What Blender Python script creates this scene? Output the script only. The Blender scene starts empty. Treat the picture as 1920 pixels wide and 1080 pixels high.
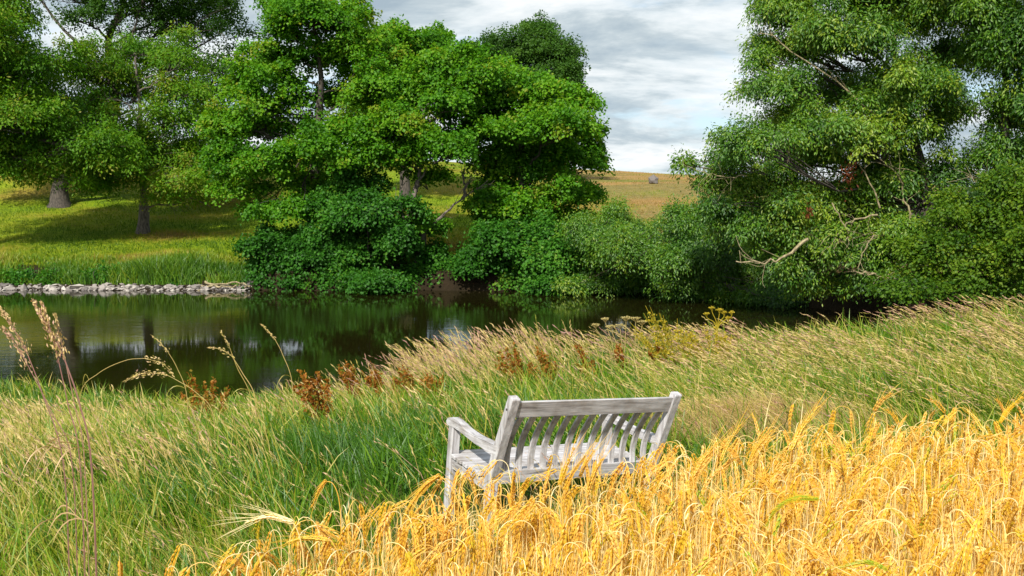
import bpy, math
import numpy as np
from mathutils import Vector

rng = np.random.default_rng(11)
sc = bpy.context.scene
COL = sc.collection
rad = math.radians

# ------------------------------------------------------------------ camera, sky, sun, exposure
F = 1790.0                      # focal length in pixels of a 1920 wide frame
PITCH = 0.089
CAMZ = 2.04
cam_d = bpy.data.cameras.new("camera")
cam = bpy.data.objects.new("camera", cam_d)
COL.objects.link(cam)
cam_d.sensor_width = 36.0
cam_d.lens = 36.0 * F / 1920.0
cam_d.clip_start = 0.05
cam_d.clip_end = 3000
cam.location = (0, 0, CAMZ)
cam.rotation_euler = (math.pi / 2 - PITCH, 0, 0)
sc.camera = cam

SUN_EL, SUN_AZ = rad(42), rad(200)      # azimuth clockwise from +Y: behind the camera, to its left
sun_d = bpy.data.lights.new("sun", 'SUN')
sun = bpy.data.objects.new("sun", sun_d)
COL.objects.link(sun)
sun_d.energy = 4.6
sun_d.angle = rad(1.5)
sun_d.color = (1.0, 0.95, 0.86)
sdir = Vector((math.sin(SUN_AZ) * math.cos(SUN_EL), math.cos(SUN_AZ) * math.cos(SUN_EL), math.sin(SUN_EL)))
sun.rotation_euler = sdir.to_track_quat('Z', 'Y').to_euler()
sun.location = (0, 0, 60)

world = bpy.data.worlds.new("World")
sc.world = world
world.use_nodes = True
sc.view_settings.view_transform = 'Standard'
sc.view_settings.look = 'None'
sc.view_settings.exposure = 0.60
sc.view_settings.gamma = 1.0


class NT:
    """tiny node-tree helper"""
    def __init__(self, nt):
        self.nt = nt

    def n(self, typ, **kw):
        nd = self.nt.nodes.new(typ)
        for k, v in kw.items():
            if k.startswith('i_'):
                key = k[2:].replace('_', ' ')
                nd.inputs[int(key) if key.isdigit() else key].default_value = v
            else:
                setattr(nd, k, v)
        return nd

    def l(self, a, b):
        self.nt.links.new(a, b)

    def math(self, op, a, b=None, c=None, clamp=False):
        nd = self.nt.nodes.new('ShaderNodeMath')
        nd.operation = op
        nd.use_clamp = clamp
        for i, v in enumerate((a, b, c)):
            if v is None:
                continue
            if hasattr(v, 'is_linked'):
                self.l(v, nd.inputs[i])
            else:
                nd.inputs[i].default_value = v
        return nd.outputs[0]

    def ramp(self, fac, stops):
        nd = self.nt.nodes.new('ShaderNodeValToRGB')
        e = nd.color_ramp.elements
        while len(e) < len(stops):
            e.new(0.5)
        for el, (p, c) in zip(e, stops):
            el.position = p
            el.color = (c[0], c[1], c[2], 1) if hasattr(c, '__len__') else (c, c, c, 1)
        self.l(fac, nd.inputs[0])
        return nd.outputs[0]

    def mix(self, fac, a, b, blend='MIX'):
        nd = self.nt.nodes.new('ShaderNodeMix')
        nd.data_type = 'RGBA'
        nd.blend_type = blend
        for sock, v in ((nd.inputs[0], fac), (nd.inputs[6], a), (nd.inputs[7], b)):
            if hasattr(v, 'is_linked'):
                self.l(v, sock)
            else:
                sock.default_value = v if not hasattr(v, '__len__') else (v[0], v[1], v[2], 1)
        return nd.outputs[2]


def build_world():
    nt = world.node_tree
    nt.nodes.clear()
    N = NT(nt)
    out = N.n('ShaderNodeOutputWorld')
    bg = N.n('ShaderNodeBackground')
    bg.inputs['Strength'].default_value = 0.135
    sky = N.n('ShaderNodeTexSky', sky_type='NISHITA', sun_disc=False, sun_elevation=SUN_EL, sun_rotation=SUN_AZ)
    tc = N.n('ShaderNodeTexCoord')
    sp = N.n('ShaderNodeSeparateXYZ')
    N.l(tc.outputs['Generated'], sp.inputs[0])
    zz = N.math('ADD', N.math('MAXIMUM', sp.outputs[2], 0.0), 0.22)
    cx = N.math('DIVIDE', sp.outputs[0], zz)
    cy = N.math('DIVIDE', sp.outputs[1], zz)
    cb = N.n('ShaderNodeCombineXYZ')
    N.l(cx, cb.inputs[0])
    N.l(cy, cb.inputs[1])

    def noise(scale, detail, off, rough=0.55, dist=0.0, sx=1.0):
        mp = N.n('ShaderNodeMapping')
        mp.inputs['Location'].default_value = off
        mp.inputs['Scale'].default_value = (sx, 1, 1)
        N.l(cb.outputs[0], mp.inputs[0])
        t = N.n('ShaderNodeTexNoise')
        t.inputs['Scale'].default_value = scale
        t.inputs['Detail'].default_value = detail
        t.inputs['Roughness'].default_value = rough
        t.inputs['Distortion'].default_value = dist
        N.l(mp.outputs[0], t.inputs['Vector'])
        return t.outputs[0]
    a = noise(2.6, 9, (3.1, 7.7, 0.3), 0.55, 0.2, 0.75)
    b = noise(2.3, 8, (12.4, 1.9, 2.0), 0.60, 0.25, 0.75)
    cover = N.ramp(a, [(0.36, 0.0), (0.47, 0.92), (0.6, 1.0)])
    shade = N.ramp(b, [(0.36, (2.0, 2.5, 2.9)), (0.45, (2.9, 3.35, 3.6)), (0.51, (4.0, 4.35, 4.5)), (0.59, (4.9, 5.05, 5.1))])
    blue = N.mix(0.6, sky.outputs[0], (2.4, 3.3, 4.1))
    colr = N.mix(cover, blue, shade)
    N.l(colr, bg.inputs['Color'])
    N.l(bg.outputs[0], out.inputs[0])


build_world()

# ------------------------------------------------------------------ helpers
CP, SP = math.cos(PITCH), math.sin(PITCH)


def P(x, y, d):
    """the place at distance d (along world +Y) seen at point x, y of the 1920 x 1080 photograph"""
    u, v = (x - 960.0) / F, (540.0 - y) / F
    ry = CP + v * SP
    t = d / ry
    return np.array([u * t, d, CAMZ + t * (-SP + v * CP)])


def link(o, parent=None):
    COL.objects.link(o)
    if parent is not None:
        o.parent = parent
    return o


def tag(o, label=None, cat=None, group=None, kind=None):
    if label:
        o['label'] = label
    if cat:
        o['category'] = cat
    if group:
        o['group'] = group
    if kind:
        o['kind'] = kind
    return o


def empty(name, loc, label, cat, group=None, rz=0.0):
    o = bpy.data.objects.new(name, None)
    o.location = tuple(float(v) for v in loc)
    o.rotation_euler = (0, 0, rz)
    o.empty_display_size = 0.2
    link(o)
    return tag(o, label, cat, group)


def mesh_obj(name, V, Fq, mat, parent=None, tint=None, color=None, smooth=False, origin=None):
    """V (n,3) world points; Fq list of index arrays (m,3)/(m,4); origin subtracts the thing's base"""
    V = np.asarray(V, dtype=np.float32)
    if origin is not None:
        V = V - np.asarray(origin, dtype=np.float32)
    if not isinstance(Fq, (list, tuple)):
        Fq = [Fq]
    Fq = [np.asarray(f, dtype=np.int32) for f in Fq if len(f)]
    me = bpy.data.meshes.new(name)
    nl = sum(f.size for f in Fq)
    npoly = sum(len(f) for f in Fq)
    me.vertices.add(len(V))
    me.vertices.foreach_set('co', V.ravel())
    me.loops.add(nl)
    me.loops.foreach_set('vertex_index', np.concatenate([f.ravel() for f in Fq]))
    tot = np.concatenate([np.full(len(f), f.shape[1], np.int32) for f in Fq])
    st = np.concatenate([[0], np.cumsum(tot)[:-1]]).astype(np.int32)
    me.polygons.add(npoly)
    me.polygons.foreach_set('loop_start', st)
    me.polygons.foreach_set('loop_total', tot)
    me.polygons.foreach_set('use_smooth', np.full(npoly, bool(smooth)))
    if tint is not None:
        at = me.attributes.new('tint', 'FLOAT', 'POINT')
        at.data.foreach_set('value', np.asarray(tint, dtype=np.float32))
    if color is not None:
        at = me.attributes.new('shade', 'FLOAT_COLOR', 'POINT')
        c = np.ones((len(V), 4), np.float32)
        c[:, :3] = color
        at.data.foreach_set('color', c.ravel())
    me.update(calc_edges=True)
    me.validate()
    me.materials.append(mat)
    o = bpy.data.objects.new(name, me)
    link(o, parent)
    return o


class MB:
    """collects pieces, builds one mesh"""
    def __init__(self):
        self.V, self.Q, self.T, self.t, self.n = [], [], [], [], 0

    def add(self, V, Q=None, T=None, tint=0.5):
        V = np.asarray(V, float)
        self.V.append(V)
        if Q is not None and len(Q):
            self.Q.append(np.asarray(Q) + self.n)
        if T is not None and len(T):
            self.T.append(np.asarray(T) + self.n)
        self.t.append(np.full(len(V), tint) if np.isscalar(tint) else np.asarray(tint))
        self.n += len(V)

    def build(self, name, mat, parent=None, origin=None, smooth=False):
        fs = []
        if self.Q:
            fs.append(np.concatenate(self.Q))
        if self.T:
            fs.append(np.concatenate(self.T))
        return mesh_obj(name, np.concatenate(self.V), fs, mat, parent, np.concatenate(self.t), None, smooth, origin)


def smoothstep(a, b, x):
    t = np.clip((x - a) / (b - a), 0, 1)
    return t * t * (3 - 2 * t)


_tab = np.random.default_rng(5).random((256, 256))


def vnoise(x, y):
    x, y = np.asarray(x, float), np.asarray(y, float)
    xi, yi = np.floor(x).astype(int), np.floor(y).astype(int)
    fx, fy = x - xi, y - yi
    fx, fy = fx * fx * (3 - 2 * fx), fy * fy * (3 - 2 * fy)
    g = lambda i, j: _tab[i & 255, j & 255]
    return (g(xi, yi) * (1 - fx) + g(xi + 1, yi) * fx) * (1 - fy) + (g(xi, yi + 1) * (1 - fx) + g(xi + 1, yi + 1) * fx) * fy


def fbm(x, y, o=4):
    s, a, t = 0, 0.5, 0
    for k in range(o):
        s = s + a * vnoise(x * 2 ** k + 17.3 * k, y * 2 ** k + 9.1 * k)
        t += a
        a *= .5
    return s / t


def norm(a):
    return a / np.maximum(np.linalg.norm(a, axis=-1, keepdims=True), 1e-9)


def spline(pts, n):
    """Catmull-Rom through pts"""
    p = np.asarray(pts, float)
    if len(p) == 2:
        t = np.linspace(0, 1, n)[:, None]
        return p[0] * (1 - t) + p[1] * t
    q = np.vstack([2 * p[0] - p[1], p, 2 * p[-1] - p[-2]])
    u = np.linspace(0, len(p) - 1 - 1e-6, n)
    i = u.astype(int)
    f = (u - i)[:, None]
    a, b, c, d = q[i], q[i + 1], q[i + 2], q[i + 3]
    return 0.5 * (2 * b + (c - a) * f + (2 * a - 5 * b + 4 * c - d) * f ** 2 + (3 * b - a - 3 * c + d) * f ** 3)


def tube(mb, pts, r, sides=6, tint=0.5, wob=0.0, cap=True):
    pts = np.asarray(pts, float)
    n = len(pts)
    r = np.broadcast_to(np.asarray(r, float), (n,)) if np.ndim(r) else np.full(n, float(r))
    tg = norm(np.gradient(pts, axis=0))
    ref = np.array([0, 0, 1.0]) if abs(tg[:, 2]).mean() < 0.8 else np.array([1.0, 0, 0])
    a = norm(np.cross(tg, ref))
    b = np.cross(tg, a)
    an = np.linspace(0, 2 * math.pi, sides, endpoint=False)
    rr = r[:, None] * (1 + wob * (rng.random((n, sides)) - .5))
    V = pts[:, None] + rr[..., None] * (np.cos(an)[None, :, None] * a[:, None] + np.sin(an)[None, :, None] * b[:, None])
    i = np.arange(n - 1)[:, None] * sides
    j = np.arange(sides)[None]
    k = (j + 1) % sides
    Q = np.stack([i + j, i + k, i + sides + k, i + sides + j], -1).reshape(-1, 4)
    V = V.reshape(-1, 3)
    T = None
    if cap:
        V = np.vstack([V, pts[-1] + tg[-1] * r[-1] * .5])
        e = len(V) - 1
        base = (n - 1) * sides
        T = np.array([[base + q, base + (q + 1) % sides, e] for q in range(sides)])
    mb.add(V, Q, T, tint)


def kites(C, A, Nn, L, W, fold=0.12):
    """leaf quads: centre, long axis, normal, length, width"""
    A = norm(A)
    B = norm(np.cross(Nn, A))
    Nn = np.cross(A, B)
    L, W = np.asarray(L)[:, None], np.asarray(W)[:, None]
    V = np.stack([C - .5 * L * A, C + .02 * L * A + .5 * W * B + fold * W * Nn, C + .5 * L * A,
                  C + .02 * L * A - .5 * W * B + fold * W * Nn], 1).reshape(-1, 3)
    Q = np.arange(len(C) * 4).reshape(-1, 4)
    return V, Q


def randdir(n):
    return norm(rng.normal(size=(n, 3)))


# ------------------------------------------------------------------ materials
def new_mat(name):
    m = bpy.data.materials.new(name)
    m.use_nodes = True
    m.node_tree.nodes.clear()
    return m, NT(m.node_tree)


def leaf_mat(name, stops, trans=0.48, gloss=0.010, rough=0.5):
    m, N = new_mat(name)
    out = N.n('ShaderNodeOutputMaterial')
    at = N.n('ShaderNodeAttribute', attribute_name='tint')
    col = N.ramp(at.outputs['Fac'], stops)
    df = N.n('ShaderNodeBsdfDiffuse')
    N.l(col, df.inputs[0])
    tr = N.n('ShaderNodeBsdfTranslucent')
    N.l(N.mix(1.0, col, (1.25, 1.15, 0.5), 'MULTIPLY'), tr.inputs[0])
    ms = N.n('ShaderNodeMixShader')
    ms.inputs[0].default_value = trans
    N.l(df.outputs[0], ms.inputs[1])
    N.l(tr.outputs[0], ms.inputs[2])
    gl = N.n('ShaderNodeBsdfGlossy')
    gl.inputs['Roughness'].default_value = rough
    gl.inputs['Color'].default_value = (1, 1, 1, 1)
    m2 = N.n('ShaderNodeMixShader')
    m2.inputs[0].default_value = gloss
    N.l(ms.outputs[0], m2.inputs[1])
    N.l(gl.outputs[0], m2.inputs[2])
    N.l(m2.outputs[0], out.inputs[0])
    return m


def bark_mat(name, c1, c2):
    m, N = new_mat(name)
    out = N.n('ShaderNodeOutputMaterial')
    b = N.n('ShaderNodeBsdfPrincipled')
    tc = N.n('ShaderNodeTexCoord')
    mp = N.n('ShaderNodeMapping')
    mp.inputs['Scale'].default_value = (6, 6, 1.3)
    N.l(tc.outputs['Object'], mp.inputs[0])
    t = N.n('ShaderNodeTexNoise')
    t.inputs['Scale'].default_value = 2.2
    t.inputs['Detail'].default_value = 8
    N.l(mp.outputs[0], t.inputs['Vector'])
    N.l(N.ramp(t.outputs[0], [(0.35, c1), (0.65, c2)]), b.inputs['Base Color'])
    b.inputs['Roughness'].default_value = .9
    bp = N.n('ShaderNodeBump')
    bp.inputs['Strength'].default_value = .6
    bp.inputs['Distance'].default_value = .05
    N.l(t.outputs[0], bp.inputs['Height'])
    N.l(bp.outputs[0], b.inputs['Normal'])
    N.l(b.outputs[0], out.inputs[0])
    return m


M = {}
M['syc'] = leaf_mat('sycamore_leaf', [(0, (.026, .11, .004)), (.45, (.075, .235, .006)), (.8, (.15, .32, .010)), (1, (.23, .27, .02))])
M['syc_dark'] = leaf_mat('shrub_leaf', [(0, (.016, .075, .006)), (.5, (.042, .165, .012)), (.85, (.085, .25, .02)), (1, (.15, .28, .02))])
M['oak'] = leaf_mat('oak_leaf', [(0, (.020, .065, .006)), (.5, (.045, .125, .010)), (1, (.09, .19, .018))])
M['ash'] = leaf_mat('ash_leaf', [(0, (.030, .11, .004)), (.45, (.080, .22, .006)), (.8, (.15, .28, .010)), (1, (.24, .25, .03))])
M['willow'] = leaf_mat('willow_leaf', [(0, (.018, .075, .006)), (.4, (.062, .185, .007)), (.75, (.15, .29, .008)), (1, (.27, .36, .02))], gloss=.03)
M['bush'] = leaf_mat('bush_leaf', [(0, (.030, .090, .006)), (.5, (.085, .18, .008)), (1, (.20, .28, .016))])
M['dead_leaf'] = leaf_mat('dead_leaf', [(0, (.14, .035, .015)), (1, (.25, .08, .03))])
M['bark'] = bark_mat('bark', (.055, .045, .036), (.17, .14, .115))
M['bark_dark'] = bark_mat('bark_dark', (.03, .025, .02), (.085, .07, .055))
M['bark_pale'] = bark_mat('bark_pale', (.15, .12, .06), (.34, .28, .16))
M['grass'] = leaf_mat('green_grass', [(0, (.036, .115, .002)), (.3, (.105, .225, .003)), (.55, (.21, .28, .008)), (.8, (.39, .34, .06)), (1, (.54, .43, .16))], trans=.3, gloss=.03)
M['straw'] = leaf_mat('dry_grass', [(0, (.20, .24, .02)), (.35, (.46, .37, .09)), (.7, (.60, .45, .20)), (.9, (.50, .31, .20)), (1, (.33, .17, .14))], trans=.25, gloss=.03)
M['barley'] = leaf_mat('ripe_barley', [(0, (.30, .40, .02)), (.22, (.68, .47, .025)), (.5, (.72, .405, .048)), (.78, (.80, .58, .15)), (1, (.84, .75, .44))], trans=.28, gloss=.03)
M['dock'] = leaf_mat('dock_seed', [(0, (.20, .075, .010)), (.45, (.34, .125, .018)), (.8, (.46, .24, .04)), (1, (.14, .22, .02))])
M['umbel'] = leaf_mat('dry_umbel', [(0, (.14, .15, .03)), (.5, (.46, .38, .16)), (1, (.62, .53, .26))])
M['ragwort'] = leaf_mat('yellow_umbel', [(0, (.13, .17, .02)), (.5, (.42, .35, .03)), (1, (.60, .46, .04))])
M['meadow'] = leaf_mat('meadow_grass', [(0, (.050, .12, .004)), (.35, (.15, .24, .006)), (.6, (.26, .25, .016)), (.8, (.27, .18, .06)), (1, (.35, .24, .10))])


def ground_mat():
    m, N = new_mat('ground')
    out = N.n('ShaderNodeOutputMaterial')
    b = N.n('ShaderNodeBsdfPrincipled')
    b.inputs['Roughness'].default_value = 1
    b.inputs['Specular IOR Level'].default_value = .1
    at = N.n('ShaderNodeAttribute', attribute_name='shade')
    tc = N.n('ShaderNodeTexCoord')
    t = N.n('ShaderNodeTexNoise')
    t.inputs['Scale'].default_value = 1.7
    t.inputs['Detail'].default_value = 10
    t.inputs['Roughness'].default_value = .65
    N.l(tc.outputs['Object'], t.inputs['Vector'])
    k = N.ramp(t.outputs[0], [(.25, (.55, .6, .55)), (.5, (1, 1, 1)), (.75, (1.4, 1.25, 1.2))])
    N.l(N.mix(1.0, at.outputs['Color'], k, 'MULTIPLY'), b.inputs['Base Color'])
    bp = N.n('ShaderNodeBump')
    bp.inputs['Strength'].default_value = .7
    bp.inputs['Distance'].default_value = .15
    t2 = N.n('ShaderNodeTexNoise')
    t2.inputs['Scale'].default_value = 6
    t2.inputs['Detail'].default_value = 8
    N.l(tc.outputs['Object'], t2.inputs['Vector'])
    N.l(t2.outputs[0], bp.inputs['Height'])
    N.l(bp.outputs[0], b.inputs['Normal'])
    N.l(b.outputs[0], out.inputs[0])
    return m


def water_mat():
    m, N = new_mat('river_water')
    out = N.n('ShaderNodeOutputMaterial')
    b = N.n('ShaderNodeBsdfPrincipled')
    b.inputs['Base Color'].default_value = (.010, .009, .002, 1)
    b.inputs['Roughness'].default_value = .035
    b.inputs['IOR'].default_value = 1.33
    tc = N.n('ShaderNodeTexCoord')
    mp = N.n('ShaderNodeMapping')
    mp.inputs['Scale'].default_value = (.7, 1.6, 1)
    N.l(tc.outputs['Object'], mp.inputs[0])
    t = N.n('ShaderNodeTexNoise')
    t.inputs['Scale'].default_value = 1.6
    t.inputs['Detail'].default_value = 5
    t.inputs['Roughness'].default_value = .6
    N.l(mp.outputs[0], t.inputs['Vector'])
    t2 = N.n('ShaderNodeTexNoise')
    t2.inputs['Scale'].default_value = .12
    t2.inputs['Detail'].default_value = 3
    N.l(tc.outputs['Object'], t2.inputs['Vector'])
    bp = N.n('ShaderNodeBump')
    bp.inputs['Distance'].default_value = .03
    N.l(N.ramp(t2.outputs[0], [(.42, .03), (.66, .28)]), bp.inputs['Strength'])
    N.l(t.outputs[0], bp.inputs['Height'])
    N.l(bp.outputs[0], b.inputs['Normal'])
    N.l(b.outputs[0], out.inputs[0])
    return m


def wood_mat(name, scale):
    m, N = new_mat(name)
    out = N.n('ShaderNodeOutputMaterial')
    b = N.n('ShaderNodeBsdfPrincipled')
    tc = N.n('ShaderNodeTexCoord')
    mp = N.n('ShaderNodeMapping')
    mp.inputs['Scale'].default_value = scale
    N.l(tc.outputs['Object'], mp.inputs[0])
    t = N.n('ShaderNodeTexNoise')
    t.inputs['Scale'].default_value = 3
    t.inputs['Detail'].default_value = 9
    t.inputs['Roughness'].default_value = .7
    t.inputs['Distortion'].default_value = .6
    N.l(mp.outputs[0], t.inputs['Vector'])
    big = N.n('ShaderNodeTexNoise')
    big.inputs['Scale'].default_value = 7
    big.inputs['Detail'].default_value = 5
    N.l(tc.outputs['Object'], big.inputs['Vector'])
    grain = N.ramp(t.outputs[0], [(.30, (.14, .125, .12)), (.44, (.34, .325, .33)), (.58, (.49, .48, .49)), (.75, (.60, .59, .60))])
    stain = N.ramp(big.outputs[0], [(.32, (.66, .62, .57)), (.52, (1, 1, 1)), (.72, (1.1, 1.1, 1.12))])
    N.l(N.mix(1.0, grain, stain, 'MULTIPLY'), b.inputs['Base Color'])
    b.inputs['Roughness'].default_value = .8
    bp = N.n('ShaderNodeBump')
    bp.inputs['Strength'].default_value = .5
    bp.inputs['Distance'].default_value = .004
    N.l(t.outputs[0], bp.inputs['Height'])
    N.l(bp.outputs[0], b.inputs['Normal'])
    N.l(b.outputs[0], out.inputs[0])
    return m


def stone_mat():
    m, N = new_mat('stone')
    out = N.n('ShaderNodeOutputMaterial')
    b = N.n('ShaderNodeBsdfPrincipled')
    at = N.n('ShaderNodeAttribute', attribute_name='tint')
    N.l(N.ramp(at.outputs['Fac'], [(0, (.10, .085, .08)), (.5, (.30, .27, .24)), (1, (.48, .44, .39))]), b.inputs['Base Color'])
    b.inputs['Roughness'].default_value = .85
    N.l(b.outputs[0], out.inputs[0])
    return m


M['ground'], M['water'], M['stone'] = ground_mat(), water_mat(), stone_mat()
M['wood_x'] = wood_mat('weathered_teak_long', (1.2, 16, 16))
M['wood_y'] = wood_mat('weathered_teak_deep', (16, 1.2, 16))
M['wood_z'] = wood_mat('weathered_teak_upright', (16, 16, 1.2))

# ------------------------------------------------------------------ terrain
WATER = -1.83
_cx = np.array([-60, -14, -8, -4.7, -2.5, -1, 2, 6.5, 9, 14, 60.])
_cz = np.array([-.9, -.95, -.95, -1.15, -.95, -.62, -.35, .0, .15, .35, .6])
_sx = np.array([-400, -60, -8, 0, 5, 9.5, 12, 16, 25, 60, 400.])
_sy = np.array([44, 42.5, 42.2, 42, 41.3, 38.5, 33.5, 28, 23.5, 20, 20.])
_ex = np.array([-60, -3.0, -1.0, -.2, .4, 1.0, 2.0, 3.0, 10, 18, 33, 68, 80, 140, 400, 2000.])
_ez = np.array([-2.8, -2.8, -2.2, -1.85, -1.68, -1.5, -.95, -.72, .44, 1.7, 3.7, 6.5, 6.7, 3.5, 0, 0.])
_ez_cut = np.array([-2.8, -2.8, -2.4, -2.1, -1.1, -.95, -.8, -.65, .44, 1.7, 3.7, 6.5, 6.7, 3.5, 0, 0.])


def shore(X):
    return np.interp(X, _sx, _sy) + .45 * (vnoise(np.asarray(X) * .45, 3.3) - .5)


def height(X, Y):
    X, Y = np.asarray(X, float), np.asarray(Y, float)
    s = smoothstep(6.8, 13.5, Y)
    z0 = .025 * np.clip(X, 0, 20)
    zn = z0 * (1 - s) + np.interp(X, _cx, _cz) * s
    zn = zn + .10 * (fbm(X * .5, Y * .5, 3) - .5)
    k = smoothstep(14.0, 18.6, Y + .8 * (vnoise(X * .5, 8.1) - .5))
    zn = zn * (1 - k) + -2.8 * k
    e = Y - shore(X)
    e = np.minimum(e, np.maximum(Y - 42, 5.0))
    e = np.where(e > 18, 18 + (e - 18) * (1 + .75 * smoothstep(4, -8, X) * smoothstep(62, 30, e)), e)
    w = smoothstep(-12.5, -10.5, X)
    zf = np.interp(e, _ex, _ez) * (1 - w) + np.interp(e, _ex, _ez_cut) * w
    g = smoothstep(15, 60, e)
    zf = zf * (1 - g + g * np.clip((6.2 - .05 * X) / 6.4, .4, 1.6))
    zf = zf + np.where(e > 2.5, .35 * (fbm(X * .16, Y * .16, 4) - .5), 0) + np.where(e > 20, .5 * (fbm(X * .05, Y * .05, 2) - .5), 0)
    mid = .5 * (18.6 + shore(X))
    return np.where(Y < mid, zn, zf)


def ground_colour(X, Y):
    e = np.minimum(Y - shore(X), np.maximum(Y - 42, 5.0))
    n1 = fbm(X * .22, Y * .35, 4)
    c = np.empty(X.shape + (3,))
    near = np.array([.060, .075, .018])
    soil = np.array([.16, .10, .045])
    b = barley_in(X, Y)[..., None]
    c[...] = near * (1 - b) + soil * b
    dry = np.clip(smoothstep(1, 9, X * .9 + (Y - 60) * .12) + (n1 - .5) * .9, 0, 1)[..., None]
    green = np.array([.13, .20, .006])
    olive = np.array([.20, .18, .015])
    tan = np.array([.30, .175, .065])
    tan2 = np.array([.18, .145, .05])
    gm = np.clip((n1 - .35) * 2.6, 0, 1)[..., None]
    tm = np.clip((fbm(X * .12 + 5, Y * .25, 4) - .4) * 3, 0, 1)[..., None]
    mead = (green * (1 - gm) + olive * gm) * (1 - dry) + (tan * tm + tan2 * (1 - tm)) * dry
    far = e > 2.4
    c[far] = mead[far]
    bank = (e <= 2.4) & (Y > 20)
    c[bank] = np.array([.022, .016, .009])  # brown bank earth coloured extra dark, with the shade under the shrubs painted in
    return c


_bx = np.array([-6, -2.8, -1.75, -1.2, -.45, .1, 1.29, 1.83, 3.35, 6, 12.])
_by = np.array([1.0, 2.2, 3.3, 3.8, 4.72, 5.05, 5.5, 5.9, 6.25, 6.8, 7.3])


def barley_edge(X):
    return np.interp(X, _bx, _by)


def barley_in(X, Y):
    return ((Y < barley_edge(X)) & (Y > -6)).astype(float)


def build_ground():
    def axis(pieces):
        out = []
        for a, b, n in pieces:
            out.append(np.linspace(a, b, n, endpoint=False))
        return np.concatenate(out + [[pieces[-1][1]]])
    xs = axis([(-900, -60, 28), (-60, -30, 40), (-30, 30, 240), (30, 60, 40), (60, 900, 28)])
    ys = axis([(-60, 0, 16), (0, 20, 100), (20, 36, 30), (36, 50, 112), (50, 120, 130), (120, 300, 40), (300, 1500, 24)])
    X, Y = np.meshgrid(xs, ys)
    Z = height(X, Y)
    V = np.stack([X, Y, Z], -1).reshape(-1, 3)
    nx, ny = len(xs), len(ys)
    i = (np.arange(ny - 1)[:, None] * nx + np.arange(nx - 1)[None]).reshape(-1)
    Q = np.stack([i, i + 1, i + nx + 1, i + nx], -1)
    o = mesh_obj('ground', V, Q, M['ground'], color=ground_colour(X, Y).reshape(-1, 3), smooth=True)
    tag(o, 'grassy river banks rising to a dry tan hillside beyond the water', 'ground', kind='structure')
    xs = np.linspace(-300, 300, 61)
    ys = np.linspace(13, 55, 22)
    X, Y = np.meshgrid(xs, ys)
    V = np.stack([X, Y, np.full_like(X, WATER)], -1).reshape(-1, 3)
    i = (np.arange(21)[:, None] * 61 + np.arange(60)[None]).reshape(-1)
    o = mesh_obj('river_water', V, np.stack([i, i + 1, i + 62, i + 61], -1), M['water'], smooth=True)
    tag(o, 'dark calm river reflecting the trees of the far bank', 'river', kind='structure')


build_ground()


# ------------------------------------------------------------------ bench
def box_profile(mb, prof_yz, x0, x1, bev=.004):
    """extrude a closed y,z outline along x"""
    p = np.asarray(prof_yz, float)
    n = len(p)
    c = p.mean(0)
    ins = p + (c - p) / np.maximum(np.linalg.norm(c - p, axis=1, keepdims=True), 1e-6) * bev
    rings = [(x0, ins), (x0 + bev, p), (x1 - bev, p), (x1, ins)]
    V = np.concatenate([np.column_stack([np.full(n, x), q]) for x, q in rings])
    Q = []
    for r in range(3):
        for j in range(n):
            k = (j + 1) % n
            Q.append([r * n + j, r * n + k, (r + 1) * n + k, (r + 1) * n + j])
    V = np.vstack([V, [x0, *c], [x1, *c]])
    T = []
    for j in range(n):
        k = (j + 1) % n
        T.append([4 * n, k, j])
        T.append([4 * n + 1, 3 * n + j, 3 * n + k])
    mb.add(V, Q, T)


def beam(mb, path, w_vec, thick, n_seg_caps=True, bev=.004):
    """board along a path in the y,z plane: half width along x, half thickness square to the path"""
    pts = np.asarray(path, float)
    tg = norm(np.gradient(pts, axis=0))
    nrm = np.column_stack([np.zeros(len(pts)), -tg[:, 2], tg[:, 1]])
    th = np.broadcast_to(thick, (len(pts),)) / 2
    w = w_vec / 2
    q = 1 - 2 * bev / float(np.mean(thick))
    sec = [(-w + bev, -1), (w - bev, -1), (w, -q), (w, q), (w - bev, 1), (-w + bev, 1), (-w, q), (-w, -q)]
    sec = np.array([(a, np.sign(b) * min(abs(b), 1)) for a, b in sec])
    n = len(sec)
    V = np.concatenate([np.column_stack([np.full(n, p[0]) + sec[:, 0], p[1] + nr[1] * sec[:, 1] * t, p[2] + nr[2] * sec[:, 1] * t]) for p, nr, t in zip(pts, nrm, th)])
    Q = []
    for r in range(len(pts) - 1):
        for j in range(n):
            k = (j + 1) % n
            Q.append([r * n + j, r * n + k, (r + 1) * n + k, (r + 1) * n + j])
    V = np.vstack([V, pts[0], pts[-1]])
    e = len(pts) * n
    T = []
    for j in range(n):
        k = (j + 1) % n
        T += [[e, k, j], [e + 1, e - n + j, e - n + k]]
    mb.add(V, Q, T)


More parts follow.
